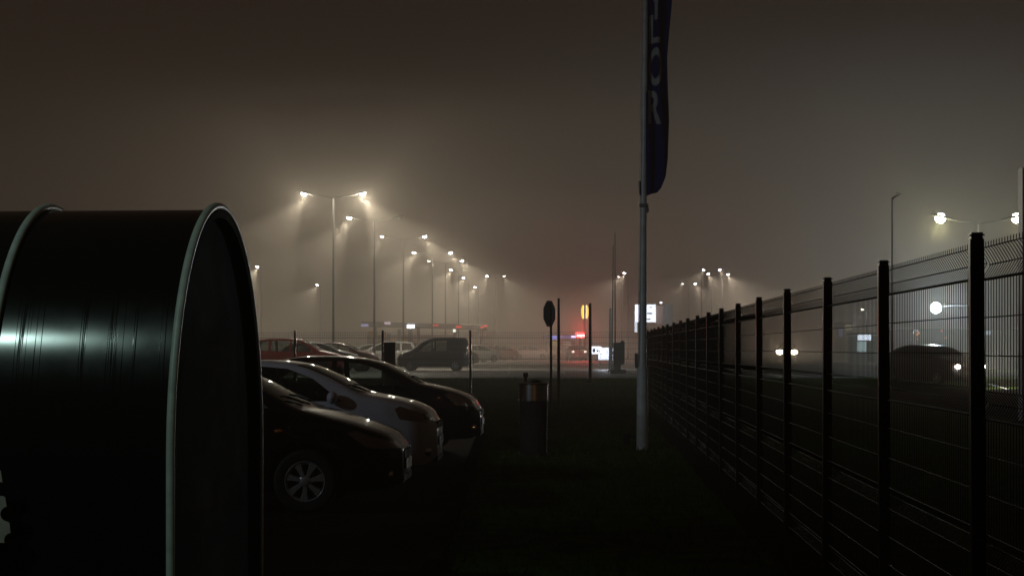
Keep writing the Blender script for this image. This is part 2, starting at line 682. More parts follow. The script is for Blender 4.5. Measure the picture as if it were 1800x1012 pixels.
lamp(1720, 392, 95, {-1: 0.05, 1: 0.016}, 'big greenish yellow twin lamp glaring above the nearest fence post', LAMPGROUP_R, color=(0.97, 1.0, 0.58), lens=LENS_G, halfspan=1.75, halo=30.0, hsize=1.75)
lamp(1568, 347, 62, {1: -1}, 'unlit thin lamp post with short bare arm rising behind the fence', LAMPGROUP_R, halfspan=.42, thick=.5, name='street_lamp')
lamp(1524, 547, 160, {-1: 0.35}, 'low cool white lamp seen through the fence mesh above the lit kiosk', LAMPGROUP_R, halfspan=.4, color=(.8, .88, 1.0))

# floodlight glaring through the fence
Yf = 78.0
p = at(1645, 541, Yf)
root = empty('floodlight', (p.x, Yf, gz(Yf)))
tag(root, 'glaring blue white floodlight on a short mast behind the fence', 'floodlight')
H = p.z - gz(Yf)
bm = bmesh.new(); tube(bm, [(1.78, .3, -.1), (1.78, .3, H + .12)], [.06, .045], 10)
build('mast', bm, M['lamp_pole'], root, smooth=True)
bm = bmesh.new(); tube(bm, [(1.78, .3, H + .08), (.9, .3, H + .1), (0, .26, H + .06), (0, .08, H)], .03, 8)
build('arm', bm, M['lamp_pole'], root, smooth=True)
bm = bmesh.new()
lathe(bm, [(0, .10), (.12, .10), (.24, .0), (.26, -.03), (.25, -.03), (0, .0)], 32, axis='Y')
h = build('housing', bm, M['dark_metal'], root, smooth=True, loc=(0, 0, H), angle=math.radians(50))
bm = bmesh.new()
lathe(bm, [(0, -.16), (.14, -.13), (.22, -.06), (.24, -.02), (0, -.012)], 32, axis='Y')
build('lens', bm, emit('flood_lens', (.85, .94, 1.0), 160.0), h, smooth=True)
spot('flood_beam', root, (0, -.42, H), (-.28, -1, .30), 3000, 40, (.70, .86, 1.0), 0.9, .2)
point('flood_glow', root, (0, -.42, H), 4800, (.66, .84, 1.0), .2)

# unseen street lamps behind the viewer that light the shelter, flagpole and bin
spot('lamp_behind_viewer', None, (-9.2, -2.2, 12.7), (6.75, 11.0, -11.1), 1350, 15, (0.68, 1.0, 0.90), 1.0, .16)
spot('lamp_beyond_shelter', None, (-14, 8, 8.0), (16, 20.4, -4.6), 1700, 27, (0.78, 0.95, 1.0), 1.0, .16)
spot('car_park_lamp_out_of_view', None, (-17, 11, 7.5), (14.2, 9.0, -6.6), 900, 36, (0.80, 0.9, 1.0), 1.0, .16)
spot('car_park_lamp_left_of_view', None, (-34, 64, 9.5), (25, 22, -8.8), 2600, 44, (1.0, 0.9, 0.74), 0.8, .16)
spot('sodium_lamp_behind_viewer', None, (3.2, -9, 8.5), (-2.85, 35.8, -7.6), 1300, 6, (1.0, 0.42, 0.10), 1.0, .14)

# ------------------------------------------------------------------ arched shelter on the left
sh_o = Vector((-1.66, 8.7, 0))
u_dir = Vector((0.075, 1, 0)).normalized()      # across the arch, away from the viewer
a_dir = Vector((-1, 0.075, 0)).normalized()     # along the barrel, to the left


def shell_pt(t, s, grow=0.0, drop=0.0):
    """t in 0..1 round the arch from the near foot to the far foot, s metres along the barrel"""
    cz, ra, rb = 1.05, 1.0 + grow, 1.31 + grow
    leg = 1.0
    arc = math.pi * (ra + rb) / 2
    tot = 2 * leg + arc
    d = t * tot
    if d < leg:
        y, z = 1.0 - ra, 0.05 + d
    elif d > leg + arc:
        y, z = 1.0 + ra, 0.05 + (tot - d)
    else:
        th = math.pi * (d - leg) / arc
        y, z = 1.0 - ra * math.cos(th), cz + rb * math.sin(th)
    return sh_o + u_dir * y + a_dir * s + Vector((0, 0, z - drop))


shelter = empty('trolley_shelter', sh_o + u_dir * 1.0 + a_dir * 0.9)
tag(shelter, 'dark arched barrel shelter with pale green tubular ribs beside the parked cars', 'shelter')
SHW = shelter.location.copy()


def loc(p):
    return p - SHW


# glossy dark sheet, with slight wrinkles running round the arch
m = bpy.data.materials.new('dark_green_sheet')
m.use_nodes = True
nt = m.node_tree
b = nt.nodes['Principled BSDF']
b.inputs['Base Color'].default_value = (0.0009, 0.0058, 0.0053, 1)
b.inputs['Roughness'].default_value = 0.26
b.inputs['Specular IOR Level'].default_value = 0.5
tc = nt.nodes.new('ShaderNodeTexCoord')
mp = nt.nodes.new('ShaderNodeMapping')
mp.inputs['Scale'].default_value = (15, 0.16, 0.16)
n1 = nt.nodes.new('ShaderNodeTexNoise'); n1.inputs['Scale'].default_value = 1.6; n1.inputs['Detail'].default_value = 3
n2 = nt.nodes.new('ShaderNodeTexNoise'); n2.inputs['Scale'].default_value = .5; n2.inputs['Detail'].default_value = 2
ad = nt.nodes.new('ShaderNodeMath'); ad.operation = 'MULTIPLY_ADD'
rp = nt.nodes.new('ShaderNodeValToRGB')
rp.color_ramp.elements[0].position = .56; rp.color_ramp.elements[1].position = .60
bp = nt.nodes.new('ShaderNodeBump'); bp.inputs['Strength'].default_value = .22; bp.inputs['Distance'].default_value = .02
nt.links.new(tc.outputs['Object'], mp.inputs['Vector'])
nt.links.new(mp.outputs[0], n1.inputs['Vector'])
nt.links.new(tc.outputs['Object'], n2.inputs['Vector'])
nt.links.new(n1.outputs['Fac'], rp.inputs['Fac'])
nt.links.new(rp.outputs['Color'], ad.inputs[0])
ad.inputs[1].default_value = 0.35
nt.links.new(n2.outputs['Fac'], ad.inputs[2])
nt.links.new(ad.outputs[0], bp.inputs['Height'])
nt.links.new(bp.outputs['Normal'], b.inputs['Normal'])
nr = nt.nodes.new('ShaderNodeTexNoise'); nr.inputs['Scale'].default_value = 9; nr.inputs['Detail'].default_value = 6
mr = nt.nodes.new('ShaderNodeMapRange'); mr.inputs['To Min'].default_value = .13; mr.inputs['To Max'].default_value = .20
nt.links.new(tc.outputs['Object'], nr.inputs['Vector'])
nt.links.new(nr.outputs['Fac'], mr.inputs['Value']); nt.links.new(mr.outputs[0], b.inputs['Roughness'])
M['sheet'] = m

for bay in range(2):
    bm = bmesh.new()
    NT, NS = 72, 10
    s0, s1 = bay * .925 + .012, bay * .925 + .913
    for lay, gr in ((0, -.012), (1, -.018)):
        g = [[bm.verts.new(loc(shell_pt(i / NT, s0 + (s1 - s0) * j / NS, gr))) for j in range(NS + 1)] for i in range(NT + 1)]
        for i in range(NT):
            for j in range(NS):
                q = (g[i][j], g[i][j + 1], g[i + 1][j + 1], g[i + 1][j])
                bm.faces.new(q if lay == 0 else q[::-1])
    o = build('roof_sheet', bm, M['sheet'], shelter, smooth=True)
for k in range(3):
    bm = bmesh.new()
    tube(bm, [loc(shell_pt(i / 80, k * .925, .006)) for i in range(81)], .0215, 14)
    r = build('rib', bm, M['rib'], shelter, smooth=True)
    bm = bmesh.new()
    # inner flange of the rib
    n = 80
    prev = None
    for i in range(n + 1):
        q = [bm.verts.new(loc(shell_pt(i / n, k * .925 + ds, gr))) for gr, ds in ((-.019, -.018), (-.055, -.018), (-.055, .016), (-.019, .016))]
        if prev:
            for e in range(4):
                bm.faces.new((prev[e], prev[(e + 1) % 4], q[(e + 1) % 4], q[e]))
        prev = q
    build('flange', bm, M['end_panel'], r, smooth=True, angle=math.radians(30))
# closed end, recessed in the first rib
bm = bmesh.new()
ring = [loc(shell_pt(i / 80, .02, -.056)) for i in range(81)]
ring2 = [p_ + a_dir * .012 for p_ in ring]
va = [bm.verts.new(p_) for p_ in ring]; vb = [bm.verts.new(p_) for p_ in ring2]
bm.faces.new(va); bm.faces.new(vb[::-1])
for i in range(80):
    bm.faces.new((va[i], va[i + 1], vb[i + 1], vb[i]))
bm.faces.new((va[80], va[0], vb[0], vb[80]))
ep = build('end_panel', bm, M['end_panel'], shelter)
# pale board with a scalloped edge fixed on the sheet, only its end in view
bm = bmesh.new()
Yb = 8.62
poly = [(-60, 835), (1, 826), (4, 846)]


def bite(cx, cyy, r, a0, a1, n=10):
    return [(cx + r * math.cos(math.radians(a0 + (a1 - a0) * i / n)), cyy + r * math.sin(math.radians(a0 + (a1 - a0) * i / n))) for i in range(n + 1)]


poly += bite(2, 859, 12.5, -75, -280)
poly += [(9, 874), (11.5, 889)]
poly += bite(14, 903, 13.5, -100, -265)
poly += [(16.5, 919), (18.5, 936)]
poly += bite(20, 949, 13, -100, -200)
poly += [(2, 953), (-60, 962)]
pp = [at(x_, y_, Yb) for x_, y_ in poly]
o_ = pp[0]
va = [bm.verts.new(p_ - o_) for p_ in pp]
vb = [bm.verts.new(p_ - o_ + Vector((0, .012, 0))) for p_ in pp]
bm.faces.new(va); bm.faces.new(vb[::-1])
for i in range(len(pp)):
    j = (i + 1) % len(pp)
    bm.faces.new((va[i], va[j], vb[j], vb[i]))
o = build('notched_board', bm, M['notched'], None, loc=o_)
tag(o, 'pale board with a scalloped notched edge in front of the dark shelter', 'board')

# ------------------------------------------------------------------ flagpole and flag
Yp = 28.3
fp = at(1129, 790, Yp); fp.z = 0
pole_root = empty('flagpole', fp)
tag(pole_root, 'tall white flagpole with a thicker lower sleeve standing on the lawn', 'flagpole')
bm = bmesh.new()
tube(bm, [(0, 0, -.1), (0, 0, .3), (0.002, 0, 1.30)], [.094, .092, .088], 20)
build('sleeve', bm, M['white_pole'], pole_root, smooth=True)
bm = bmesh.new()
tube(bm, [(0.002, 0, 1.301), (0.004, 0, 1.34), (0.02, 0, 4.0), (0.05, 0, 7.0), (.07, 0, 9.6)], [.075, .066, .052, .040, .032], 20)
build('pole', bm, M['white_pole'], pole_root, smooth=True)
bm = bmesh.new(); lathe(bm, [(0, -.04), (.05, -.03), (.06, .02), (.045, .06), (0, .08)], 16, c=(.07, 0, 9.66))
build('finial', bm, M['chrome'], pole_root, smooth=True)
bm = bbox(-.118, -.067, -.045, .045, 1.29, 1.52, .006)
build('rope_cleat', bm, M['galv'], pole_root)
bm = bmesh.new()
box(bm, -.055, .095, -.075, .075, 3.83, 3.885); box(bm, .045, .105, -.03, .03, 3.74, 3.831)
bevel(bm, .01, 2)
build('clamp_band', bm, M['galv'], pole_root)
bm = bmesh.new()
tube(bm, [(-.07, -.06, 1.4), (-.058, -.06, 3.0), (-.04, -.05, 5.0), (-.005, -.03, 9.4)], .005, 6)
build('halyard', bm, M['white_pole'], pole_root, smooth=True)


def flag_edge(z):
    """right edge of the hanging flag (photo column) at height z"""
    tab = [(3.98, 1146), (4.1, 1160), (4.3, 1169), (4.6, 1174), (5.2, 1177.5), (5.9, 1174), (6.2, 1173), (6.6, 1176), (7.1, 1181), (8.0, 1184), (9.5, 1186)]
    for (za, xa), (zb, xb) in zip(tab, tab[1:]):
        if za <= z <= zb:
            return xa + (xb - xa) * (z - za) / (zb - za)
    return tab[-1][1] if z > 9 else tab[0][1]


def flag_y(x, z):
    return Yp + .085 * math.sin(x * 24 + z * .9 + .5 * math.sin(z * 2.3)) * min(1, max(0, (x - 2.1) * 8)) + .05 * math.sin(z * 2.1 + x * 9) - .01


bm = bmesh.new()
NZ, NX = 90, 26
zt, zb = 9.3, 4.0
g = []
for i in range(NZ + 1):
    z = zb + (zt - zb) * i / NZ
    xl = at(1134.5, 0, Yp).x + .012 * (z - 4) / 5
    xr = at(flag_edge(z), 0, Yp).x
    zc = z
    row = []
    for j in range(NX + 1):
        x_ = xl + (xr - xl) * j / NX
        zz = z + (0.05 * (j / NX) if i == 0 else 0)
        row.append(bm.verts.new((x_, flag_y(x_, zz), zz)))
    g.append(row)
for i in range(NZ):
    for j in range(NX):
        bm.faces.new((g[i][j], g[i][j + 1], g[i + 1][j + 1], g[i + 1][j]))
ret = bmesh.ops.solidify(bm, geom=bm.faces[:], thickness=.004)
flag = build('flag', bm, M['flag'], None, smooth=True, angle=math.radians(80))
tag(flag, 'dark blue banner flag with stacked white letters hanging from the white flagpole', 'flag')
# letters, one above the other
bml = bmesh.new()
LETTERS = [('T', 8.62, 8.07), ('A', 7.95, 7.40), ('Y', 7.28, 6.78), ('L', 6.87, 6.42), ('O', 6.35, 5.75), ('R', 5.68, 5.14)]
for ch, ztop, zbot in LETTERS:
    cu = bpy.data.curves.new('lettering', 'FONT')
    cu.body = ch
    cu.size = 1.0
    cu.resolution_u = 6
    cu.offset = .028
    tmp = bpy.data.objects.new('lettering', cu)
    COL.objects.link(tmp)
    dg = bpy.context.evaluated_depsgraph_get()
    me = bpy.data.meshes.new_from_object(tmp.evaluated_get(dg))
    bpy.data.objects.remove(tmp)
    xs = [v.co.x for v in me.vertices]; ysv = [v.co.y for v in me.vertices]
    x0, x1, y0, y1 = min(xs), max(xs), min(ysv), max(ysv)
    tb = bmesh.new(); tb.from_mesh(me)
    zmid = (ztop + zbot) / 2
    lw = .205 if ch != 'L' else .17
    xc = at(1152.5, 0, Yp).x - (.012 if ch == 'L' else 0) - (.02 if ch == 'R' else 0)
    for v in tb.verts:
        u_ = (v.co.x - x0) / (x1 - x0); q_ = (v.co.y - y0) / (y1 - y0)
        v.co = Vector((xc - lw / 2 + lw * u_, 0, zbot + (ztop - zbot) * q_))
    for k in range(8):
        pz = zbot + (ztop - zbot) * (k + .5) / 8
        bmesh.ops.bisect_plane(tb, geom=tb.verts[:] + tb.edges[:] + tb.faces[:], plane_co=(0, 0, pz), plane_no=(0, 0, 1))
    for k in range(8):
        px_ = xc - lw / 2 + lw * (k + .5) / 8
        bmesh.ops.bisect_plane(tb, geom=tb.verts[:] + tb.edges[:] + tb.faces[:], plane_co=(px_, 0, 0), plane_no=(1, 0, 0))
    for v in tb.verts:
        v.co.y = flag_y(v.co.x, v.co.z) - .007
    tm = bpy.data.meshes.new('t'); tb.to_mesh(tm); tb.free()
    bml.from_mesh(tm)
    bpy.data.meshes.remove(tm); bpy.data.meshes.remove(me)
me = bpy.data.meshes.new('lettering'); bml.to_mesh(me); bml.free(); me.materials.append(M['flag_letter'])
lo = bpy.data.objects.new('lettering', me); link(lo, flag)
bm = bmesh.new()
tube(bm, [(2.02, Yp - .05, 4.02), (2.015, Yp - .03, 4.24)], [.012, .018], 8)
build('tie_strap', bm, M['flag'], flag, smooth=True)

# ------------------------------------------------------------------ litter bin
Ybn = 26.8
bp_ = at(938, 800, Ybn)
bin_ = empty('litter_bin', (bp_.x, Ybn, 0))
tag(bin_, 'round litter bin with shiny steel collar and dark body beside the lawn', 'litter bin')
bm = bmesh.new(); lathe(bm, [(0, .0), (.235, .0), (.235, .035), (.205, .05), (.20, .06), (.208, .80), (.20, .81), (0, .81)], 40)
build('body', bm, M['bin_body'], bin_, smooth=True, angle=math.radians(50))
bm = bmesh.new(); lathe(bm, [(.215, .812), (.224, .82), (.224, .835), (.217, .84), (.217, 1.055), (.224, 1.06), (.226, 1.085), (.205, 1.09), (.195, 1.075), (.195, .82), (.215, .812)], 48)
build('collar', bm, M['steel'], bin_, smooth=True, angle=math.radians(40))
bm = bmesh.new()
for v in range(1):
    lathe(bm, [(0, 1.13), (.05, 1.128), (.09, 1.10), (.10, 1.06), (0, 1.05)], 20, c=(.03, 0, 0))
build('ash_tray', bm, M['dark_metal'], bin_, smooth=True)
bm = bmesh.new(); lathe(bm, [(.19, 1.02), (0, 1.02)], 32)
build('liner', bm, M['black_plastic'], bin_)

# small capped post on the lawn behind the bin
p = at(924, 655, 41); 
bm = bmesh.new()
lathe(bm, [(0, -.05), (.035, -.05), (.035, p.z - .1), (.06, p.z - .085), (.062, p.z - .02), (.05, p.z), (0, p.z + .004)], 16)
o = build('marker_post', bm, M['dark_metal'], None, smooth=True, loc=(p.x, 41, 0))
tag(o, 'short dark post with flat cap on the lawn just behind the litter bin', 'post')
# small ground box at the flagpole's foot
p = at(1101, 772, 29.6)
bm = bmesh.new(); lathe(bm, [(0, 0), (.06, 0), (.06, .16), (.045, .2), (0, .21)], 14)
tube(bm, [(.03, 0, .17), (.14, 0, .13)], .02, 8)
o = build('ground_spotlight', bm, M['dark_metal'], None, smooth=True, loc=(p.x, 29.6, 0))
tag(o, 'tiny dark ground fitting at the foot of the white flagpole', 'fitting')

# ------------------------------------------------------------------ stop sign seen from behind, edge turned
Ys = 46.5
p = at(968.5, 700, Ys)
st = empty('stop_sign', (p.x, Ys, 0), math.radians(242))
tag(st, 'octagonal stop sign turned nearly edge on, dark back, on a thin pole', 'road sign')
zc = at(0, 551, Ys).z
R8 = .365
bm = bmesh.new()
prism(bm, [(R8 * math.cos(math.radians(22.5 + 45 * k)), zc + R8 * math.sin(math.radians(22.5 + 45 * k))) for k in range(8)], -.050, -.044)
bevel(bm, .0015, 1)
pl = build('sign_plate', bm, M['dark_metal'], st)
bm = bmesh.new()
prism(bm, [(.345 * math.cos(math.radians(22.5 + 45 * k)), zc + .345 * math.sin(math.radians(22.5 + 45 * k))) for k in range(8)], -.053, -.0505)
for v in bm.verts: v.co.y += .0
o = build('sign_face', bm, mat('sign_red', (.35, .02, .02), .5), pl)
o.location = (0, .0, 0)
bm = bmesh.new(); tube(bm, [(0, 0, -.1), (0, 0, zc + .32)], .032, 12)
build('pole', bm, M['dark_metal'], st, smooth=True)
for dz in (.18, -.18):
    build('bracket', bbox(-.06, .06, -.0435, .040, zc + dz - .02, zc + dz + .02, .004, 1), M['dark_metal'], st)


def plain_post(px, pytop, Y, r, label, name='post', tilt=0.0, m_=None, group=None, collar=None):
    p = at(px, pytop, Y)
    H = p.z - gz(Y)
    root = empty(name, (p.x, Y, gz(Y)))
    bm = bmesh.new()
    tube(bm, [(0, 0, -.1), (tilt * H * .5, 0, H * .5), (tilt * H, 0, H)], [r, r * .92, r * .75], 12)
    build('shaft', bm, m_ or M['dark_metal'], root, smooth=True)
    bm = bmesh.new()
    lathe(bm, [(0, H), (r * .8, H), (r * .85, H + .02), (r * .4, H + .05), (0, H + .055)], 12, c=(tilt * H, 0, 0))
    build('cap', bm, m_ or M['dark_metal'], root, smooth=True)
    if collar:
        bm = bmesh.new()
        lathe(bm, [(r * 1.02, -.02), (r * 1.8, -.02), (r * 1.8, .05), (r * 1.02, .09)], 12)
        build('base_collar', bm, m_ or M['dark_metal'], root, smooth=True)
    tag(root, label, 'post', group)
    return root


plain_post(982, 527, 50.6, .045, 'bare dark post rising above the mesh fence just right of the stop sign')
plain_post(1037.5, 535, 66, .065, 'thick dark post standing right of the yellow lit emblem', collar=True)
plain_post(1073, 543, 92, .085, 'stubby grey post in front of the lit white boards', m_=M['galv'], collar=True)
plain_post(1075.5, 432, 88, .032, 'thin leaning mast, shorter one of the close pair left of the flagpole', name='mast', tilt=0.0115, collar=True)
plain_post(1081.5, 411, 87, .035, 'thin upright mast, taller one of the close pair left of the flagpole', name='mast', tilt=-0.002, collar=True)

# dark cabinet at the foot of the masts
Yk = 84
p0, p1 = at(1078, 602, Yk), at(1091, 655, Yk)
bm = bbox(p0.x, p1.x, -.2, .2, RISE, p0.z, .03)
o = build('cabinet', bm, M['dark_metal'], None, loc=(0, Yk, 0))
rt = empty('control_cabinet', ((p0.x + p1.x) / 2, Yk, RISE))
o.parent = rt; o.location = (-(p0.x + p1.x) / 2, 0, -RISE)
tag(rt, 'dark narrow cabinet at the foot of the two thin masts', 'cabinet')
q0, q1 = at(1074, 648, Yk), at(1100, 665, Yk)
bm = bbox(q0.x - rt.location.x, q1.x - rt.location.x, -.45, .45, -.15, .18, .03)
build('plinth', bm, M['kerb'], rt)
bm = bbox(p1.x - rt.location.x - .02, p1.x - rt.location.x + .18, -.1, .1, .4, p0.z - RISE + .1, .05)
build('side_box', bm, M['dark_metal'], rt)

# black service cabinet behind the cross fence
Yk = 53.5
p0, p1 = at(671.5, 601, Yk), at(695, 660, Yk)
rt = empty('service_cabinet', ((p0.x + p1.x) / 2, Yk, 0))
wv = (p1.x - p0.x) / 2
build('body', bbox(-wv, wv, -.16, .16, -.05, p0.z - .03, .012), M['black_plastic'], rt)
build('lid', bbox(-wv - .012, wv + .012, -.175, .175, p0.z - .0295, p0.z, .01), M['black_plastic'], rt)
build('door', bbox(-wv + .03, wv - .03, -.172, -.1605, .15, p0.z - .12, .004), M['dark_metal'], rt)
tag(rt, 'black upright service cabinet behind the mesh fence, in front of the dark van', 'cabinet')

# ------------------------------------------------------------------ lit signs
def sign_panel(root, name, x0, x1, z0, z1, d, m_):
    return build(name, bbox(x0, x1, -d, d, z0, z1, .01, 1), m_, root)


W_LIT = emit('lit_white', (0.80, 0.86, 1.0), 2.7)
W_LIT2 = emit('lit_white_soft', (0.80, 0.88, 1.0), 1.5)
RED_LIT = emit('lit_red', (1.0, 0.03, 0.03), 16.0)
RED_TXT = emit('lit_red_text', (1.0, 0.55, 0.5), 12.0)
YEL_LIT = emit('lit_yellow', (1.0, 0.62, 0.02), 3.0)
YEL_EDGE = emit('lit_yellow_edge', (1.0, 0.92, 0.75), 3.0)
BLUE_LIT = emit('lit_blue', (0.25, 0.33, 1.0), 1.6)
DARKSIGN = mat('sign_dark', (0.02, 0.02, 0.03), 0.5)

# yellow two-lobed emblem
Y = 175.0
pc = at(1028, 548, Y)
rt = empty('emblem_sign', (pc.x, Y, gz(Y)))
tag(rt, 'lit yellow two lobed emblem on a tall pole above the red sign', 'sign')
zc = pc.z - gz(Y)
k = Y / F
for sx in (-1, 1):
    bm = bmesh.new()
    cx_ = sx * 4.2 * k
    h_, w_ = 12.5 * k, 3.4 * k
    pts = []
    for i in range(13):
        a = math.pi * (-.5 + i / 12)
        pts.append((cx_ + sx * (w_ * math.cos(a) - w_ * .35), zc + h_ * math.sin(a)))
    prism(bm, pts, -.12, .12)
    e = build('lobe', bm, YEL_LIT, rt)
    bm = bmesh.new()
    xx = cx_ - sx * w_ * .45
    box(bm, min(xx, xx - sx * .05), max(xx, xx - sx * .05), -.13, .13, zc - h_ * .92, zc + h_ * .92)
    build('lobe_edge', bm, YEL_EDGE, e)
bm = bmesh.new(); tube(bm, [(0, .35, -.1), (0, .35, zc + .3)], .11, 10)
build('pole', bm, M['dark_metal'], rt, smooth=True)

# red price sign
Y = 165.0
p0, p1 = at(1012, 584, Y), at(1027, 593.5, Y)
rt = empty('red_sign', ((p0.x + p1.x) / 2, Y, gz(Y)))
tag(rt, 'bright red lit sign with glowing pale characters under the yellow emblem', 'sign')
hw, z0, z1 = (p1.x - p0.x) / 2, p1.z - gz(Y), p0.z - gz(Y)
s_ = sign_panel(rt, 'sign_box', -hw, hw, z0, z1, .12, RED_LIT)
bm = bmesh.new()
for i, (wd, hh) in enumerate(((.11, .2), (.08, .14), (.13, .2), (.07, .17), (.12, .2))):
    xx = -hw + .12 + i * .135
    box(bm, xx, xx + wd, -.135, -.1215, z0 + .1 + .02 * (i % 2), z0 + .1 + hh)
build('lettering', bm, RED_TXT, s_)
bm = bmesh.new(); tube(bm, [(0, 0, -.1), (0, 0, z0 + .02)], .07, 8)
build('pole', bm, M['dark_metal'], rt, smooth=True)
point('red_glow', rt, (0, -.5, z1 + .5), 2600, (1, .03, .04), .12)

# lit white boards with dark figures
Y = 100.0


def board(px0, py0, px1, py1, Y, label, bars):
    p0, p1 = at(px0, py0, Y), at(px1, py1, Y)
    rt = empty('lit_board', ((p0.x + p1.x) / 2, Y, gz(Y)))
    tag(rt, label, 'sign')
    hw, z0, z1 = (p1.x - p0.x) / 2, p1.z - gz(Y), p0.z - gz(Y)
    s_ = sign_panel(rt, 'board', -hw, hw, z0, z1, .07, W_LIT)
    for (a, b_, c, d) in bars:
        bm = bmesh.new()
        x0_, x1_ = -hw + 2 * hw * a, -hw + 2 * hw * c
        za, zb_ = z1 - (z1 - z0) * d, z1 - (z1 - z0) * b_
        n = 12
        pts = [((x0_ + x1_) / 2 + (x1_ - x0_) / 2 * math.copysign(abs(math.cos(math.tau * i / n)) ** .6, math.cos(math.tau * i / n)),
                (za + zb_) / 2 + (zb_ - za) / 2 * math.copysign(abs(math.sin(math.tau * i / n)) ** .6, math.sin(math.tau * i / n))) for i in range(n)]
        prism(bm, pts, -.082, -.0715)
        build('printed_mark', bm, DARKSIGN, s_)
    for sx in (-.8, .8):
        bm = bmesh.new(); tube(bm, [(sx * hw, 0, -.1), (sx * hw, 0, z0 + .03)], .03, 8)
        build('leg', bm, M['dark_metal'], rt, smooth=True)
    if len(bars) > 5: point('board_glow', rt, (0, -.5, (z0 + z1) / 2), 220, (.8, .85, 1.0), .2)
    return rt


board(1035, 608.5, 1057, 622, 106, 'lit white board behind the thick dark post, half hidden by the brighter board',
      [(.30, .28, .52, .78), (.62, .45, .84, .72), (.08, .30, .20, .6)])
board(1052, 611, 1072, 632, 100, 'brightest lit white board with dark figures, left of the stubby grey post',
      [(.05, .18, .18, .40), (.62, .20, .82, .56), (.12, .46, .30, .60), (.30, .64, .36, .86), (.62, .68, .68, .86), (.8, .62, .86, .88), (.12, .62, .18, .9)])
board(1075.5, 612, 1080, 632, 100.4, 'narrow lit strip of board squeezed right of the stubby grey post',
      [(.1, .22, .9, .55), (.3, .62, .55, .92)])

# big billboard beside the flagpole
Y = 150.0
rt = empty('billboard', (at(1150, 0, Y).x, Y, gz(Y)))
tag(rt, 'large billboard with glowing white face and grey slatted wing behind the flagpole', 'billboard')
X0 = rt.location.x


def bl(px, py):
    q = at(px, py, Y)
    return q.x - X0, q.z - gz(Y)


def bpanel(name, a, b_, d0, d1, m_, bv=.01):
    (x0_, z1_), (x1_, z0_) = bl(*a), bl(*b_)
    return build(name, bbox(x0_, x1_, d0, d1, z0_, z1_, bv, 1), m_, rt)


face = bpanel('lit_face', (1116, 535), (1152.5, 566), -.15, .1, W_LIT)
for (a, b_) in (((1142, 539.5), (1146, 541)), ((1137, 549.5), (1146, 552)), ((1136, 560), (1143, 562))):
    (x0_, z1_), (x1_, z0_) = bl(*a), bl(*b_)
    build('printed_line', bbox(x0_, x1_, -.158, -.1505, z0_, z1_, 0), mat('print_green', (.05, .09, .05), .6), face)
low = bpanel('lit_return', (1115.5, 566.3), (1120, 584), -.12, .05, W_LIT2)
wing = bpanel('slatted_wing', (1153, 537), (1166.5, 570), .02, .16, mat('slat_red', (.30, .20, .17), .6))
bm = bmesh.new()
(x0_, z1_), (x1_, z0_) = bl(1153.2, 538), bl(1166.3, 559)
for i in range(9):
    zz = z0_ + (z1_ - z0_) * i / 9
    box(bm, x0_, x1_, -.02, .0195, zz, zz + .05)
build('slats', bm, mat('slat_pale', (.42, .30, .26), .6), wing)
bpanel('grey_wing', (1166.8, 534), (1183, 572), .03, .17, M['panel_grey'])
for px in (1136, 1172):
    (xx, zz) = bl(px, 571.8)
    bm = bmesh.new(); tube(bm, [(xx, .25, -.1), (xx, .25, zz)], .12, 10)
    build('leg', bm, M['dark_metal'], rt, smooth=True)
(xx, zz) = bl(1161.5, 532)
build('lamp', bbox(xx - .1, xx + .1, -.3, -.1, zz - .06, zz + .06, .02), emit('billboard_lamp', (.95, .95, 1), 6), rt)
(xa, zz) = bl(1161.5, 534)
bm = bmesh.new(); tube(bm, [(xa, -.2, zz + .08), (xa, .0, zz - .14), (xa, .06, zz - .18)], .02, 6)
build('lamp_arm', bm, M['galv'], rt)
point('billboard_glow', rt, (-.4, -1.6, bl(1150, 550)[1]), 90, (.78, .84, 1.0), .3)

# ------------------------------------------------------------------ filling station far behind the car park
Y = 178.0
k = Y / F
rt = empty('filling_station', (at(750, 0, Y).x, Y, gz(Y)))
tag(rt, 'low filling station with flat canopy, red edge lamps and coloured panels, far in the fog', 'building')
X0 = rt.location.x


def fs(name, a, b_, d0, d1, m_, bv=.02, parent=None):
    qa, qb = at(a[0], a[1], Y), at(b_[0], b_[1], Y)
    return build(name, bbox(qa.x - X0, qb.x - X0, d0, d1, qb.z - gz(Y), qa.z - gz(Y), bv, 1), m_, parent or rt)


# sloping roof edge
bm = bmesh.new()
qa, qb = at(640, 565.5, Y), at(856, 571.5, Y)
za, zb_ = qa.z - gz(Y), qb.z - gz(Y)
box(bm, qa.x - X0, qb.x - X0, -3, 6, 0, .42)
for v in bm.verts:
    t = (v.co.x - (qa.x - X0)) / (qb.x - qa.x)
    v.co.z += za + (zb_ - za) * t - .42
bevel(bm, .03, 1)
roof = build('canopy_roof', bm, M['roof'], rt)
fs('wall', (640, 588), (800, 632), 4, 6, M['panel_wall'])
for (x0_, x1_, y0_, y1_, mm) in ((643, 652, 581, 594, M['yellow']), (667, 675, 583, 592, M['yellow']), (682, 694, 592, 600, M['yellow']), (676, 683, 586, 606, M['bluepanel']), (695, 701, 578, 604, M['panel_grey']), (703, 712, 594, 603, M['yellow']), (714, 722, 578, 604, M['bluepanel'])):
    fs('panel', (x0_, y0_), (x1_, y1_), 3.2, 3.6, mm)
for px in (660, 735, 800, 846):
    qa = at(px, 572, Y)
    bm = bmesh.new(); tube(bm, [(qa.x - X0, .6, -.1), (qa.x - X0, .6, qa.z - gz(Y))], .16, 10)
    build('column', bm, M['panel_grey'], rt, smooth=True)
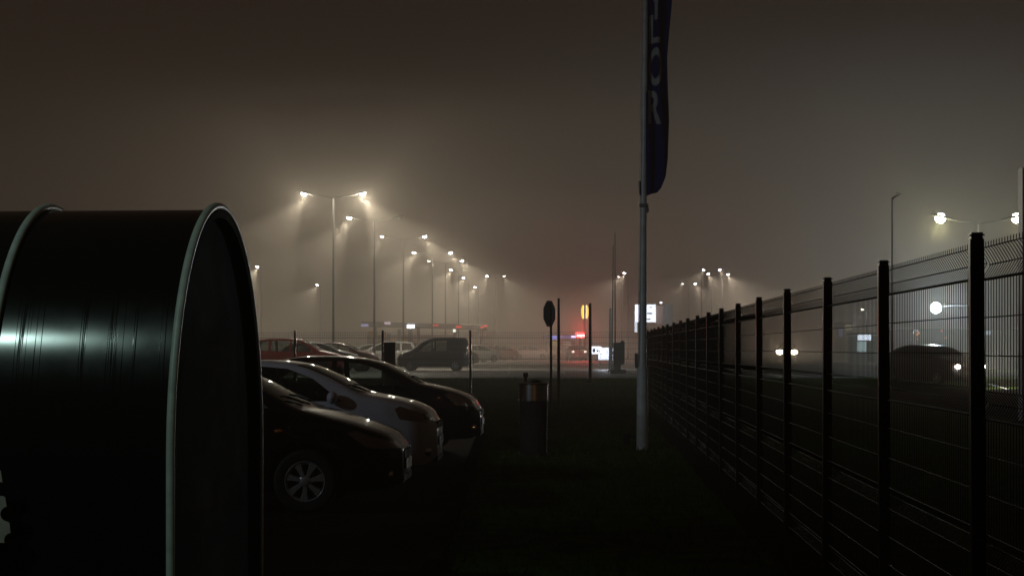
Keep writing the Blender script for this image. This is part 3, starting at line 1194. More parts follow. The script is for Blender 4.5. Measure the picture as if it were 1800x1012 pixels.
for (a, b_, s_) in (((763, 570.8), (773, 573.5), 1), ((803, 573), (813, 577), 1), ((845, 574), (851, 577), 1), ((851, 572), (858, 575), 1)):
    fs('edge_lamp', a, b_, -3.25, -3.05, emit('edge_red', (.9, .05, .04), 1.1), 0, roof)
for (a, b_) in (((846, 586.5), (847.5, 590)), ((852, 586), (854, 590))):
    fs('red_lamp', a, b_, -.4, -.2, emit('small_red', (.9, .06, .05), .9), 0)
fs('canopy_light', (719, 571.5), (731, 577), -3.3, -3.05, emit('canopy_white', (.86, .88, 1.0), 14), 0, roof)
fs('canopy_light', (680, 566.5), (690, 570.5), -3.3, -3.05, emit('canopy_pink', (.9, .7, .85), .8), 0, roof)
fs('canopy_light', (640, 570), (652, 574.5), -3.3, -3.05, emit('canopy_blue', (.45, .45, .8), .7), 0, roof)
fs('bright_light', (798, 579), (803, 584), -3.3, -3.0, emit('canopy_warm', (.95, 1, .9), 2.2), 0)
qa = at(725, 578, Y)

# second station building further right with blue band
Y = 185.0
rt = empty('kiosk_building', (at(985, 0, Y).x, Y, gz(Y)))
tag(rt, 'low building with glowing blue roof band behind the stop sign', 'building')
X0 = rt.location.x
fs('wall', (962, 598), (1012, 624), 1, 5, M['panel_wall'])
fs('roof_band', (956, 588), (1010, 596), .2, 5.2, M['bluepanel'])
rb = fs('lit_band', (968, 590), (979, 596), .12, .19, BLUE_LIT, 0)
fs('lit_band', (1004, 590), (1013, 593.5), .10, .19, emit('lit_lilac', (.75, .6, 1), 5), 0)
fs('lit_band', (984, 590.5), (1003, 594), .12, .19, emit('lit_blue_dim', (.3, .3, .8), .7), 0)
fs('window', (968, 600), (985, 607), .93, .99, emit('lit_window', (.8, .65, .3), .35), 0)
fs('window', (990, 600), (1004, 607), .93, .99, emit('lit_window_b', (.6, .5, .4), .3), 0)

# lit kiosk seen through the long fence
Y = 112.0
rt = empty('lit_kiosk', (at(1520, 0, Y).x, Y, gz(Y)))
tag(rt, 'glowing pale blue kiosk seen through the mesh right of a fence post', 'kiosk')
X0 = rt.location.x
fs('back_wall', (1498, 590), (1552, 640), 1.0, 1.2, M['panel_grey'])
fs('roof', (1495, 584.5), (1536, 588), -1.0, 1.4, M['panel_grey'])
fs('lit_sign', (1504, 588.3), (1527, 598), -.9, -.7, emit('kiosk_sign', (.75, .86, 1), 2.4), 0)
fs('lit_window', (1503, 600), (1519, 618), -.75, -.6, emit('kiosk_win', (.62, .85, .85), .8), 0)
fs('door', (1521, 598.5), (1535, 636), -.7, -.6, M['dark_metal'])
for i, (x_, y_, c, s_) in enumerate(((1490, 574, (.75, .72, .5), .35), (1480, 580, (.5, .5, .8), .35))):
    pass

# dim pale shop front further along the road
Y = 150.0
rt = empty('shop_front', (at(1495, 0, Y).x, Y, gz(Y)))
tag(rt, 'dim shop front with small lit panes left of the glowing kiosk', 'building')
X0 = rt.location.x
fs('wall', (1470, 566), (1500, 640), .5, 4, M['panel_wall'])
fs('window', (1487, 570), (1500, 581), .42, .49, emit('shop_w1', (.8, .72, .5), .35), 0)
fs('window', (1476, 575), (1483, 592), .42, .49, emit('shop_w2', (.5, .5, .8), .35), 0)
# dark hedge-like long wall behind the parked car at right
Y = 98.0
rt = empty('warehouse', (at(1720, 0, Y).x, Y, gz(Y)))
tag(rt, 'long dark warehouse front with a few tiny lit openings behind the floodlight', 'building')
X0 = rt.location.x
fs('wall', (1612, 578), (1960, 660), 1, 9, M['roof'])
fs('window', (1616, 579), (1622, 583), .93, .99, emit('wh_w', (.7, .85, .8), .6), 0)
fs('window', (1740, 581), (1750, 588), .93, .99, emit('wh_b', (.6, .75, .9), .5), 0)
for (a, b_, c) in (((1618, 585), (1621, 590), (1, .35, .1)), ((1621, 583), (1624, 587), (1, .4, .12)), ((1619, 594), (1621, 597), (1, .4, .15)), ((1661, 579), (1664, 582), (1, .05, .05)), ((1668, 592), (1671, 595), (.8, .2, .1))):
    fs('opening', a, b_, .93, .99, emit('wh_o', c, 1.2), 0)

# blue pylon at the right edge
Y = 36.0
p = at(1793.5, 295, Y)
bm = bbox(p.x, p.x + 1.1, -.18, .18, 0, p.z, .02)
rt = empty('pylon_sign', (p.x + .55, Y, 0))
o = build('column_box', bm, M['blue_pylon'], rt); o.location = (-(p.x + .55), 0, 0)
build('plinth', bbox(-.65, .65, -.3, .3, -.05, .15, .02), M['kerb'], rt)
tag(rt, 'tall blue sign pylon at the far right beyond the fence', 'sign')

# ------------------------------------------------------------------ cars
def lerp_tab(tab, s):
    if s <= tab[0][0]: return tab[0][1]
    for (a, va), (b, vb) in zip(tab, tab[1:]):
        if s <= b:
            t = (s - a) / (b - a)
            return va + (vb - va) * t
    return tab[-1][1]


def smooth_tab(tab, s, w=.07):
    s0, s1 = tab[0][0], tab[-1][0]
    tot = 0
    for k in range(-3, 4):
        d = k / 3 * w
        q = min(max(s + d, s0), s1)
        v = lerp_tab(tab, q)
        tot += v
    return tot / 7


def in_poly(p, poly):
    x, y = p
    c = False
    j = len(poly) - 1
    for i in range(len(poly)):
        xi, yi = poly[i]; xj, yj = poly[j]
        if (yi > y) != (yj > y) and x < (xj - xi) * (y - yi) / (yj - yi) + xi:
            c = not c
        j = i
    return c


def wheel(parent, x, y, r, side, spokes=7, rim_r=None, rim_m=None):
    """side: -1 the wheel's face looks to -y"""
    rim_r = rim_r or r * .66
    wd = .19
    bm = bmesh.new()
    prof = [(rim_r - .02, -wd / 2 + .015), (rim_r + .012, -wd / 2), (r - .035, -wd / 2 + .004), (r - .006, -wd / 2 + .03), (r, -wd / 2 + .06),
            (r, wd / 2 - .06), (r - .006, wd / 2 - .03), (r - .035, wd / 2), (rim_r, wd / 2), (rim_r - .02, wd / 2 - .02), (rim_r - .02, -wd / 2 + .015)]
    lathe(bm, prof, 40, axis='Y')
    t = build('wheel', bm, M['tyre'], parent, smooth=True, loc=(x, y, r))
    bm = bmesh.new()
    fy = side * (wd / 2 - .02)
    # ring, spokes, hub
    lathe(bm, [(rim_r - .035, fy - .012), (rim_r - .035, fy + .012), (rim_r - .012, fy + side * .018), (rim_r, fy), (rim_r - .02, fy - side * .03), (rim_r - .035, fy - .012)], 40, axis='Y')
    lathe(bm, [(0, fy + side * .012), (.045, fy + side * .010), (.06, fy), (.055, fy - side * .03), (0, fy - side * .03)], 20, axis='Y')
    for k in range(spokes):
        a = math.tau * k / spokes + .2
        c, s_ = math.cos(a), math.sin(a)
        pts = [(.05, .022), (rim_r * .6, .030), (rim_r - .02, .052)]
        rows = []
        for rr, hw in pts:
            rows.append([bm.verts.new((c * rr - s_ * q, fy + dy, s_ * rr + c * q)) for q, dy in ((-hw, -side * .012), (-hw * .7, side * .010), (hw * .7, side * .010), (hw, -side * .012))])
        for A, B in zip(rows, rows[1:]):
            for e in range(3):
                bm.faces.new((A[e], A[e + 1], B[e + 1], B[e]))
    build('rim', bm, rim_m or M['rim'], t, smooth=True, angle=math.radians(35))
    bm = bmesh.new()
    lathe(bm, [(0, fy - side * .07), (rim_r - .022, fy - side * .07)], 28, axis='Y')
    build('brake_disc', bm, M['rim_gap'], t)
    return t


def car_mesh(sp):
    """closed body shell; nose at x=0, tail at x=-L, wheels cut out; returns mesh with material slots"""
    L, W = sp['L'], sp['W']
    NSt = sp.get('stations', 84)
    top, plan, belt, bot = sp['top'], sp['plan'], sp['belt'], sp['bottom']
    bm = bmesh.new()
    rings = []
    for i in range(NSt + 1):
        q = i / NSt
        s = L * (q - .5 * .10 * math.sin(math.tau * q) / 1.0 * .9)
        s = min(max(s, 0), L)
        zt = smooth_tab(top, s)
        hw = smooth_tab(plan, s, .05) * W / 2
        zb = smooth_tab(bot, s, .05)
        zs = min(smooth_tab(belt, s), zt - .02)
        zs = max(zs, zb + .1)
        h = max(zt - zs, .02)
        tum = sp.get('tumble', .42)
        f = min(1, h / .25)
        ye = hw * .985 - tum * h * .95 - .02 * f
        ye = max(ye, hw * .55)
        zr = zt - .055 * f - .012
        if zr < zs + .008: zr = zs + .4 * h
        half = [(0, zb), (hw * .72, zb), (hw * .90, zb + .02), (hw * .955, zb + .09), (hw * .985, zb + .45 * (zs - zb)), (hw * 1.0, zb + .66 * (zs - zb)), (hw * .998, zb + .80 * (zs - zb)), (hw * .985, zs - .03 * min(1, (zs - zb) / .4)), (hw * .968, zs)]
        for k in range(1, 6):
            t = k / 6
            yy = hw * .968 + (ye - hw * .968) * t + .018 * math.sin(math.pi * t) * f
            half.append((yy, zs + (zr - zs) * t))
        half += [(ye, zr), (ye - .035, zt - .022 * f - .006), (ye - .11, zt - .004), (ye * .5, zt + .012 * f), (0, zt + .018 * f)]
        ring = [bm.verts.new((-s, y, z)) for y, z in half]
        ring += [bm.verts.new((-s, -y, z)) for y, z in half[-2:0:-1]]
        rings.append(ring)
    n = len(rings[0])
    for A, B in zip(rings, rings[1:]):
        for k in range(n):
            bm.faces.new((A[k], A[(k + 1) % n], B[(k + 1) % n], B[k]))
    bm.faces.new(rings[0][::-1]); bm.faces.new(rings[-1])
    bmesh.ops.recalc_face_normals(bm, faces=bm.faces)

    def cut_poly(poly, xmin, xmax):
        for i in range(len(poly)):
            (xa, za), (xb, zb_) = poly[i], poly[(i + 1) % len(poly)]
            d = Vector((xb - xa, 0, zb_ - za))
            if d.length < 1e-6: continue
            nrm = Vector((d.z, 0, -d.x))
            fs_ = [f for f in bm.faces if any(xmin - .25 < v.co.x < xmax + .25 for v in f.verts)]
            es = set(e for f in fs_ for e in f.edges); vs = set(v for f in fs_ for v in f.verts)
            bmesh.ops.bisect_plane(bm, geom=list(vs) + list(es) + fs_, plane_co=(xa, 0, za), plane_no=nrm, dist=1e-5)

    regions = []
    for key, idx in (('side_windows', 1), ('lights', 2), ('tails', 3)):
        for poly in sp.get(key, []):
            pl = [(-a, b) for a, b in poly]
            cut_poly(pl, min(p[0] for p in pl), max(p[0] for p in pl))
            regions.append((idx, pl))
    for key in ('windscreen', 'rear_screen'):
        sa, ya, sb, yb = sp[key]
        for sg in (1, -1):
            d = Vector((-(sb - sa), sg * (yb - ya), 0))
            fs_ = [f for f in bm.faces if f.calc_center_median().z > .6]
            es = set(e for f in fs_ for e in f.edges); vs = set(v for f in fs_ for v in f.verts)
            bmesh.ops.bisect_plane(bm, geom=list(vs) + list(es) + fs_, plane_co=(-sa, sg * ya, 0), plane_no=(d.y, -d.x, 0), dist=1e-5)
        for s in (sa, sb):
            fs_ = [f for f in bm.faces if f.calc_center_median().z > .6]
            es = set(e for f in fs_ for e in f.edges); vs = set(v for f in fs_ for v in f.verts)
            bmesh.ops.bisect_plane(bm, geom=list(vs) + list(es) + fs_, plane_co=(-s, 0, 0), plane_no=(1, 0, 0), dist=1e-5)
    bm.normal_update()
    for f in bm.faces:
        c = f.calc_center_median()
        f.smooth = True
        for idx, pl in regions:
            if in_poly((c.x, c.z), pl):
                if idx == 1 and abs(f.normal.y) > .45: f.material_index = 1
                elif idx == 2 and (abs(c.y) > sp.get('light_in', .42) * W / 2): f.material_index = 2
                elif idx == 3 and (abs(c.y) > .62 * W / 2): f.material_index = 3
        for key, idx in (('windscreen', 4), ('rear_screen', 5)):
            sa, ya, sb, yb = sp[key]
            s = -c.x
            if min(sa, sb) <= s <= max(sa, sb) and f.normal.z > .12:
                yl = ya + (yb - ya) * (s - sa) / (sb - sa)
                zs = smooth_tab(belt, s)
                if abs(c.y) < yl and c.z > zs - .10: f.material_index = idx
    me = bpy.data.meshes.new('body')
    bm.to_mesh(me); bm.free()
    # wheel openings
    tmp = bpy.data.objects.new('tmp', me); COL.objects.link(tmp)
    for i in range(6): me.materials.append(None)
    cb = bmesh.new()
    for ax in sp['axles']:
        for sg in (-1, 1):
            ra = sp['wheel_r'] + .055
            lathe(cb, [(0, -.13), (ra, -.13), (ra, .16), (0, .16)], 40, axis='Y', c=(-ax, sg * (W / 2 - .03), sp['wheel_r'] + .01))
    bmesh.ops.recalc_face_normals(cb, faces=cb.faces)
    cm = bpy.data.meshes.new('cut'); cb.to_mesh(cm); cb.free()
    cm.materials.append(None)
    co_ = bpy.data.objects.new('cut', cm); COL.objects.link(co_)
    md = tmp.modifiers.new('b', 'BOOLEAN'); md.operation = 'DIFFERENCE'; md.object = co_; md.solver = 'EXACT'
    dg = bpy.context.evaluated_depsgraph_get()
    ev = tmp.evaluated_get(dg)
    m2 = bpy.data.meshes.new_from_object(ev)
    bpy.data.objects.remove(tmp); bpy.data.objects.remove(co_)
    return m2


def split_mesh(me, idx, name):
    bm = bmesh.new(); bm.from_mesh(me)
    bmesh.ops.delete(bm, geom=[f for f in bm.faces if f.material_index not in idx], context='FACES')
    if not bm.faces:
        bm.free(); return None
    for f in bm.faces: f.material_index = 0; f.smooth = True
    # separate left and right pieces are made by the caller
    return bm


def add_bm(name, bm, m, parent, angle=40):
    me = bpy.data.meshes.new(name)
    bm.to_mesh(me); bm.free()
    me.materials.append(m)
    try: me.set_sharp_from_angle(angle=math.radians(angle))
    except Exception: pass
    o = bpy.data.objects.new(name, me)
    return link(o, parent)


def by_side(bm):
    out_ = []
    for sg in (1, -1):
        b2 = bm.copy()
        bmesh.ops.delete(b2, geom=[f for f in b2.faces if f.calc_center_median().y * sg <= 0], context='FACES')
        if b2.faces: out_.append(b2)
        else: b2.free()
    bm.free()
    return out_


CAR_CACHE = {}


def make_car(kind, sp, body_m, name, label, cat, loc_, rz, group=None, detail=True, extras=()):
    root = empty(name, loc_, rz)
    tag(root, label, cat, group)
    if kind not in CAR_CACHE: CAR_CACHE[kind] = car_mesh(sp)
    me = CAR_CACHE[kind]
    L, W = sp['L'], sp['W']
    body = add_bm('body', split_mesh(me, (0,), 'body'), body_m, root)
    for idx, nm, mm in ((1, 'side_window', M['glass']), (2, 'headlight', M['lens']), (3, 'tail_light', M['taillens'])):
        b_ = split_mesh(me, (idx,), nm)
        if b_:
            for piece in by_side(b_):
                add_bm(nm, piece, mm, root)
    for idx, nm in ((4, 'windscreen'), (5, 'rear_window')):
        b_ = split_mesh(me, (idx,), nm)
        if b_: add_bm(nm, b_, M['glass'], root)
    for i, ax in enumerate(sp['axles']):
        for sg in (-1, 1):
            wheel(root, -ax, sg * (W / 2 - .11), sp['wheel_r'], sg, sp.get('spokes', 7), sp.get('rim_r'))
    # dark inner floor and tray so that the shell is not hollow to the ground
    bm = bbox(-L + .25, -.9, -W / 2 + .12, W / 2 - .12, .42, .50, .02)
    build('floor', bm, M['seat'], root)
    if detail:
        for sx, sy in sp['seats']:
            for sg in (-1, 1):
                bm = bmesh.new()
                box(bm, -sx - .25, -sx + .25, sg * sy - .24, sg * sy + .24, .48, .62)
                prism(bm, [(-sx - .22, .60), (-sx - .08, .60), (-sx - .20, 1.12), (-sx - .34, 1.12)], sg * sy - .23, sg * sy + .23)
                bevel(bm, .03, 2)
                seat = build('seat', bm, M['seat'], root, smooth=True)
                bm = bbox(-sx - .37, -sx - .25, sg * sy - .13, sg * sy + .13, 1.14, 1.32, .045, 3)
                build('headrest', bm, M['seat'], seat, smooth=True)
        dx = sp['dash']
        bm = bmesh.new()
        prism(bm, [(-dx - .55, .62), (-dx + .1, .62), (-dx + .1, .88), (-dx - .35, .90), (-dx - .55, .80)], -W / 2 + .13, W / 2 - .13)
        build('dashboard', bm, M['seat'], root)
        bm = bmesh.new()
        pts = [Vector((-dx - .62 + .06 * math.sin(math.tau * i / 20), .36 + .18 * math.cos(math.tau * i / 20), .90 + .16 * math.sin(math.tau * i / 20))) for i in range(21)]
        tube(bm, pts, .014, 6, False)
        tube(bm, [(-dx - .62, .36, .90), (-dx - .4, .36, .80)], .03, 6)
        build('steering_wheel', bm, M['black_plastic'], root, smooth=True)
    mx, mz = sp['mirror']
    for sg in (-1, 1):
        bm = bmesh.new()
        bmesh.ops.create_uvsphere(bm, u_segments=14, v_segments=10, radius=1)
        hwm = smooth_tab(sp['plan'], mx) * W / 2
        for v in bm.verts:
            v.co = Vector((-mx + v.co.x * .065, sg * (hwm * .95 + .10) + v.co.y * .105, mz + v.co.z * .075))
        build('mirror', bm, sp.get('mirror_m', body_m), root, smooth=True)
    # front: grille, lower intake, plate ; rear plate
    gz_, gh, gw = sp['grille']
    xn = -.02
    bm = bbox(-.10, .012, -gw, gw, gz_ - gh, gz_ + gh, .012)
    build('grille', bm, M['black_plastic'], root)
    bm = bbox(.0125, .022, -.26, .26, sp['plate_z'] - .055, sp['plate_z'] + .055, .004, 1)
    build('number_plate', bm, M['plate'], root)
    bm = bbox(-.12, .010, -gw * 1.15, gw * 1.15, .27, .36, .015)
    build('lower_intake', bm, M['black_plastic'], root)
    bm = bbox(-L - .015, -L - .002, -.26, .26, sp.get('rplate_z', .75) - .055, sp.get('rplate_z', .75) + .055, .004, 1)
    build('number_plate', bm, M['plate'], root)
    if detail:
        for sg in (-1, 1):
            # rub strip, door handle, side repeater, fog lamp
            s0, s1 = sp['axles'][0] + .45, sp['axles'][1] - .45
            bm = bbox(-s1, -s0, sg * (W / 2 - .012), sg * (W / 2 + .010), .56, .61, .008)
            build('rub_strip', bm, M['black_plastic'], root)
            hx = sp['handle']
            bm = bbox(-hx - .09, -hx + .09, sg * (W / 2 - .02), sg * (W / 2 + .018), .80, .83, .012)
            build('door_handle', bm, body_m, root)
            rx, rz_ = sp['repeater']
            bm = bmesh.new(); bmesh.ops.create_uvsphere(bm, u_segments=12, v_segments=8, radius=1)
            for v in bm.verts: v.co = Vector((-rx + v.co.x * .045, sg * (W / 2 - .006) + v.co.y * .02, rz_ + v.co.z * .018))
            build('side_repeater', bm, M['amber'], root, smooth=True)
            fx, fy_, fz = sp['fog']
            bm = bmesh.new(); lathe(bm, [(0, .05), (.045, .045), (.055, .0), (.05, -.06), (0, -.06)], 16, axis='X', c=(-fx, sg * fy_, fz))
            build('fog_lamp', bm, M['chrome'], root, smooth=True)
            # bulbs behind the headlight glass
            hx_, hy_, hz_ = sp['bulb']
            bm = bmesh.new(); lathe(bm, [(0, .01), (.03, .008), (.055, -.02), (.0, -.03)], 14, axis='X', c=(-hx_, sg * hy_, hz_))
            build('lamp_reflector', bm, M['chrome'], root, smooth=True)
            bm = bmesh.new(); lathe(bm, [(0, .008), (.025, .004), (.03, -.02), (0, -.03)], 12, axis='X', c=(-hx_ - .12, sg * (hy_ + .12), hz_ + .02))
            build('indicator', bm, M['amber'], root, smooth=True)
        # wipers
        for yy in (.35, -.15):
            sa, ya, sb, yb = sp['windscreen']
            z0_ = smooth_tab(sp['top'], sa)
            pts = [Vector((-sa + .02, yy, z0_ + .012)), Vector((-sa - .08, yy - .28, smooth_tab(sp['top'], sa + .08) + .035)), Vector((-sa - .11, yy - .55, smooth_tab(sp['top'], sa + .11) + .035))]
            bm = bmesh.new(); tube(bm, pts, .010, 6)
            build('wiper', bm, M['black_plastic'], root, smooth=True)
    return root


PLAN = [(0, .44), (.05, .64), (.13, .80), (.28, .91), (.55, .97), (.9, 1.0), (3.0, 1.0), (3.5, .96), (3.8, .90), (3.95, .80), (4.1, .66)]


def plan_for(L):
    return [(s if s < 1 else 1 + (s - 1) * (L - 1) / 3.1, v) for s, v in PLAN]


# black hatchback, nearest
SP_A = dict(L=4.26, W=1.77, wheel_r=.315, rim_r=.205, spokes=7, axles=(.90, 3.51),
            top=[(0, .56), (.03, .66), (.10, .735), (.25, .80), (.50, .88), (.80, .96), (1.0, 1.01), (1.06, 1.045), (1.5, 1.275), (1.85, 1.42), (2.2, 1.475), (2.7, 1.47), (3.2, 1.39), (3.7, 1.22), (3.95, 1.08), (4.12, 1.0), (4.2, .9), (4.26, .7)],
            belt=[(0, .55), (.3, .75), (.7, .86), (1.05, .93), (2.0, .95), (3.4, 1.0), (4.0, .98), (4.26, .65)],
            bottom=[(0, .30), (.1, .22), (.6, .19), (3.6, .19), (4.1, .26), (4.26, .40)], plan=plan_for(4.26),
            side_windows=[[(1.18, .955), (1.62, 1.30), (2.0, 1.395), (2.28, 1.41), (2.28, .975)], [(2.36, .98), (2.36, 1.405), (2.9, 1.36), (3.35, 1.18), (3.3, 1.02)]],
            windscreen=(1.05, .70, 1.85, .56), rear_screen=(3.95, .55, 3.2, .52),
            lights=[[(.02, .62), (.02, .665), (.42, .80), (.50, .78), (.30, .63)]], light_in=.40,
            tails=[[(4.27, .75), (4.27, .98), (4.0, 1.05), (3.85, .98), (3.95, .78)]],
            seats=[(2.05, .38), (2.95, .38)], dash=1.12, mirror=(1.38, 1.0), grille=(.55, .05, .34), plate_z=.45, handle=2.15,
            repeater=(1.15, .80), fog=(.12, .60, .36), bulb=(.16, .55, .68))
# silver compact, middle
SP_B = dict(L=3.83, W=1.65, wheel_r=.29, axles=(.74, 3.23), spokes=5,
            top=[(0, .66), (.02, .77), (.07, .845), (.16, .90), (.30, .955), (.55, 1.015), (.80, 1.055), (.88, 1.08), (1.2, 1.255), (1.5, 1.385), (1.75, 1.43), (2.0, 1.445), (2.6, 1.43), (3.1, 1.37), (3.45, 1.26), (3.62, 1.05), (3.75, .95), (3.80, .85), (3.83, .6)],
            belt=[(0, .6), (.2, .8), (.6, .93), (.95, .97), (2.0, .985), (3.3, 1.01), (3.6, .98), (3.83, .55)],
            bottom=[(0, .34), (.1, .23), (.6, .19), (3.2, .19), (3.7, .26), (3.83, .38)], plan=plan_for(3.83),
            side_windows=[[(1.06, .985), (1.42, 1.25), (1.72, 1.36), (2.02, 1.385), (2.30, 1.38), (2.30, 1.0)], [(2.40, 1.005), (2.40, 1.378), (2.9, 1.345), (3.22, 1.26), (3.30, 1.03)]],
            windscreen=(.88, .66, 1.62, .54), rear_screen=(3.58, .54, 3.14, .52),
            lights=[[(.01, .76), (.02, .80), (.40, .93), (.46, .90), (.40, .78), (.12, .74)]], light_in=.42,
            tails=[[(3.84, .8), (3.84, .95), (3.7, 1.25), (3.55, 1.25), (3.6, .85)]],
            seats=[(1.85, .36), (2.75, .36)], dash=.98, mirror=(1.16, 1.03), grille=(.70, .045, .32), plate_z=.52, handle=2.2,
            repeater=(.98, .80), fog=(.10, .56, .40), bulb=(.10, .54, .80))
# dark rounded hatchback, furthest of the three
SP_C = dict(L=3.95, W=1.70, wheel_r=.305, axles=(.82, 3.28), spokes=6,
            top=[(0, .60), (.03, .70), (.10, .80), (.22, .88), (.45, .96), (.75, 1.03), (.93, 1.065), (1.2, 1.22), (1.5, 1.365), (1.8, 1.435), (2.2, 1.47), (2.7, 1.465), (3.15, 1.40), (3.5, 1.27), (3.7, 1.08), (3.85, .98), (3.92, .85), (3.95, .6)],
            belt=[(0, .56), (.2, .76), (.6, .91), (1.0, .97), (2.0, .99), (3.4, 1.02), (3.7, .98), (3.95, .55)],
            bottom=[(0, .34), (.1, .24), (.6, .2), (3.3, .2), (3.8, .27), (3.95, .4)], plan=plan_for(3.95),
            side_windows=[[(1.10, .995), (1.45, 1.25), (1.75, 1.36), (2.15, 1.405), (2.15, 1.01)], [(2.23, 1.01), (2.23, 1.405), (2.7, 1.40), (3.1, 1.30), (3.35, 1.06)]],
            windscreen=(.95, .68, 1.72, .55), rear_screen=(3.68, .54, 3.2, .52),
            lights=[[(.02, .72), (.05, .78), (.45, .94), (.52, .90), (.34, .74)]], light_in=.42,
            tails=[[(3.96, .78), (3.96, .95), (3.78, 1.2), (3.62, 1.2), (3.7, .82)]],
            seats=[(1.95, .37), (2.85, .37)], dash=1.05, mirror=(1.24, 1.05), grille=(.62, .05, .34), plate_z=.48, handle=2.15,
            repeater=(1.02, .82), fog=(.10, .58, .40), bulb=(.12, .55, .78))
# people carrier / estate shape for the far rows
SP_D = dict(L=4.35, W=1.78, wheel_r=.31, axles=(.85, 3.5), spokes=6, stations=56,
            top=[(0, .62), (.03, .72), (.12, .84), (.3, .93), (.7, 1.02), (.9, 1.06), (1.3, 1.29), (1.7, 1.50), (2.0, 1.60), (2.5, 1.63), (3.3, 1.61), (3.9, 1.54), (4.15, 1.42), (4.28, 1.1), (4.33, .9), (4.35, .6)],
            belt=[(0, .56), (.2, .78), (.6, .92), (1.0, .98), (2.0, 1.0), (3.8, 1.04), (4.2, 1.02), (4.35, .55)],
            bottom=[(0, .34), (.1, .24), (.6, .2), (3.6, .2), (4.2, .27), (4.35, .4)], plan=plan_for(4.35),
            side_windows=[[(1.12, 1.0), (1.62, 1.34), (2.0, 1.50), (2.25, 1.53), (2.25, 1.02)], [(2.33, 1.02), (2.33, 1.53), (3.15, 1.53), (3.2, 1.04)], [(3.3, 1.05), (3.28, 1.525), (3.85, 1.48), (4.05, 1.08)]],
            windscreen=(.95, .70, 1.85, .58), rear_screen=(4.24, .58, 3.98, .56),
            lights=[[(.02, .74), (.05, .80), (.42, .94), (.48, .9), (.34, .76)]], light_in=.42,
            tails=[[(4.36, .8), (4.36, 1.0), (4.2, 1.4), (4.08, 1.4), (4.18, .85)]],
            seats=[(2.0, .38), (3.0, .38)], dash=1.05, mirror=(1.3, 1.06), grille=(.62, .05, .36), plate_z=.48, handle=2.2,
            repeater=(1.0, .8), fog=(.1, .6, .4), bulb=(.12, .57, .8), rplate_z=.85)
# tall van
SP_E = dict(L=4.75, W=1.90, wheel_r=.33, axles=(.88, 3.85), spokes=6, stations=56, tumble=.25,
            top=[(0, .66), (.03, .80), (.12, .96), (.35, 1.06), (.8, 1.17), (1.0, 1.24), (1.35, 1.50), (1.7, 1.74), (2.0, 1.88), (2.4, 1.95), (3.4, 1.97), (4.4, 1.94), (4.6, 1.86), (4.68, 1.5), (4.73, 1.0), (4.75, .6)],
            belt=[(0, .6), (.2, .88), (.6, 1.02), (1.0, 1.10), (2.0, 1.14), (4.4, 1.16), (4.65, 1.12), (4.75, .55)],
            bottom=[(0, .36), (.1, .26), (.6, .22), (4.0, .22), (4.6, .28), (4.75, .4)], plan=plan_for(4.75),
            side_windows=[[(1.2, 1.14), (1.65, 1.50), (2.0, 1.72), (2.3, 1.78), (2.3, 1.16)], [(2.4, 1.17), (2.4, 1.79), (3.3, 1.80), (3.3, 1.18)]],
            windscreen=(1.05, .76, 1.9, .68), rear_screen=(4.66, .62, 4.58, .6),
            lights=[[(.02, .84), (.05, .92), (.42, 1.06), (.48, 1.0), (.34, .84)]], light_in=.45,
            tails=[[(4.76, .9), (4.76, 1.5), (4.6, 1.5), (4.6, .9)]],
            seats=[(2.05, .42)], dash=1.12, mirror=(1.42, 1.22), grille=(.70, .06, .42), plate_z=.5, handle=2.2,
            repeater=(1.0, .9), fog=(.1, .65, .42), bulb=(.14, .62, .92), rplate_z=.85)

NEAR = 'cars parked side by side beside the shelter'
yaw = -math.atan(FY)
make_car('a', SP_A, paint('paint_black', (.006, .006, .007)), 'parked_car',
         'glossy black hatchback nearest the shelter, front wheel cover in view', 'car', (at(716, 0, 18.1).x, 18.05, .004), yaw, NEAR)
make_car('b', SP_B, paint('paint_silver', (.52, .54, .60)), 'parked_car',
         'silver compact hatchback parked between the two dark cars', 'car', (at(773, 0, 21.3).x, 21.3, .004), yaw, NEAR)
make_car('c', SP_C, paint('paint_charcoal', (.008, .008, .010)), 'parked_car',
         'dark rounded hatchback whose windows show the lawn, farthest of the near row', 'car', (at(847, 0, 27.6).x, 27.6, .004), yaw, NEAR)

FAR = 'cars standing in the foggy car park'
P_RED = paint('paint_red', (.55, .028, .02))
P_DARK = paint('paint_dark', (.06, .06, .062))
P_WHITE = paint('paint_white', (.62, .62, .60))
P_GREY = paint('paint_grey', (.10, .10, .105))
P_DRED = paint('paint_dark_red', (.10, .012, .010))
P_DBLUE = paint('paint_dark_blue', (.012, .016, .03))


def far_car(kind, sp, m_, label, px_nose, Y, deg, detail=False, name='parked_car', group=FAR):
    p = at(px_nose, 0, Y)
    return make_car(kind, sp, m_, name, label, 'car', (p.x, Y, gz(Y) + .006), math.radians(deg), group, detail)


far_car('d', SP_D, P_RED, 'red people carrier parked behind the mesh fence beside the shelter', 603, 82, -4)
far_car('c', SP_C, P_GREY, 'grey car with shiny roofline just right of the red people carrier', 632, 86.5, -6)
far_car('c', SP_C, P_DRED, 'dark red car whose bonnet shows left of the black service cabinet', 664, 91, -6)
far_car('d', SP_D, P_WHITE, 'white people carrier behind the dark red car, left of the black cabinet', 622, 118, 176)
far_car('c', SP_C, P_WHITE, 'pale hatchback mostly hidden behind the black cabinet', 712, 126, 12)
far_car('e', SP_E, P_DARK, 'tall dark van parked right of the black service cabinet', 700, 94, 176, True, 'parked_van').scale = (.80, .9, .88)
far_car('c', SP_C, P_DBLUE, 'dark hatchback half hidden behind the back of the tall van', 838, 112, 20)
far_car('b', SP_B, P_WHITE, 'white hatchback to the right of the dark van', 872, 150, 35)
far_car('b', SP_B, P_DARK, 'dark hatchback facing away, between the two white hatchbacks', 906, 172, 40)
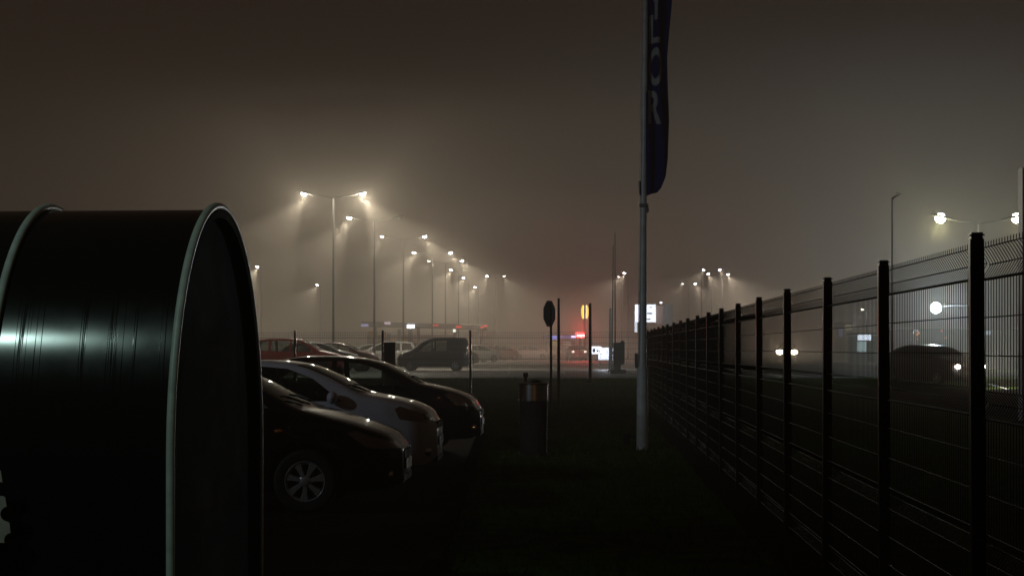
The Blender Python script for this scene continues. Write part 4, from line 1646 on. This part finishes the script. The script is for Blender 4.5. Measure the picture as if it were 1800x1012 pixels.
wc = far_car('b', SP_B, P_WHITE, 'small white hatchback driving with a lit red tail lamp, left of the stop sign', 967, 188, -3)
wc['group'] = FAR
bm = bmesh.new(); bmesh.ops.create_uvsphere(bm, u_segments=12, v_segments=8, radius=1)
for v in bm.verts: v.co = Vector((-3.80 + v.co.x * .10, -.66 + v.co.y * .16, .92 + v.co.z * .14))
build('lit_tail_lamp', bm, emit('tail_glow', (1, .06, .05), 7), wc, smooth=True)


def headlights(root, W, z, power, col, aim=(1, 0, -.02), r=.11, strength=60, x=.02, y=None, cone=100):
    yy = y or W / 2 * .68
    for sg in (-1, 1):
        bm = bmesh.new(); bmesh.ops.create_uvsphere(bm, u_segments=16, v_segments=10, radius=1)
        for v in bm.verts: v.co = Vector((x + v.co.x * .06, sg * yy + v.co.y * r * 1.2, z + v.co.z * r * .8))
        build('lit_headlamp', bm, emit('headlamp_glow', col, strength), root, smooth=True)
        if power > 100: spot('headlamp_beam', root, (x + .30, sg * yy, z), aim, power, cone, col, .9, .12)


# cars with their lamps on, on the road beyond the long fence
Y = 150.0
p = at(1383, 0, Y)
hc = far_car('d', SP_D, P_DARK, 'oncoming car with two glaring warm headlamps behind the fence posts', 1383, Y, math.degrees(math.atan2(-Y, -p.x)) , name='oncoming_car', group='cars with lit headlamps on the road')
headlights(hc, SP_D['W'], .86, 12500, (1.0, .80, .58), r=.25, cone=56, aim=(1, 0, .02))
Y = 63.0
pcar = far_car('c', SP_C, P_DARK, 'dark car with one visible headlamp lit beside the nearest fence post', 1706, Y, -62, name='oncoming_car', group='cars with lit headlamps on the road')
headlights(pcar, SP_C['W'], .70, 500, (1.0, .90, .78), aim=(1, -.1, .15), cone=150, strength=25, r=.10, x=.0)
# small glow of a far car under the red sign
Y = 168.0
p = at(1018, 0, Y)
fc = far_car('c', SP_C, P_DARK, 'far car with weak headlamps under the red sign', 1018, Y, -84, name='oncoming_car', group='cars with lit headlamps on the road')
headlights(fc, SP_C['W'], .86, 60, (1, .85, .7), strength=3)
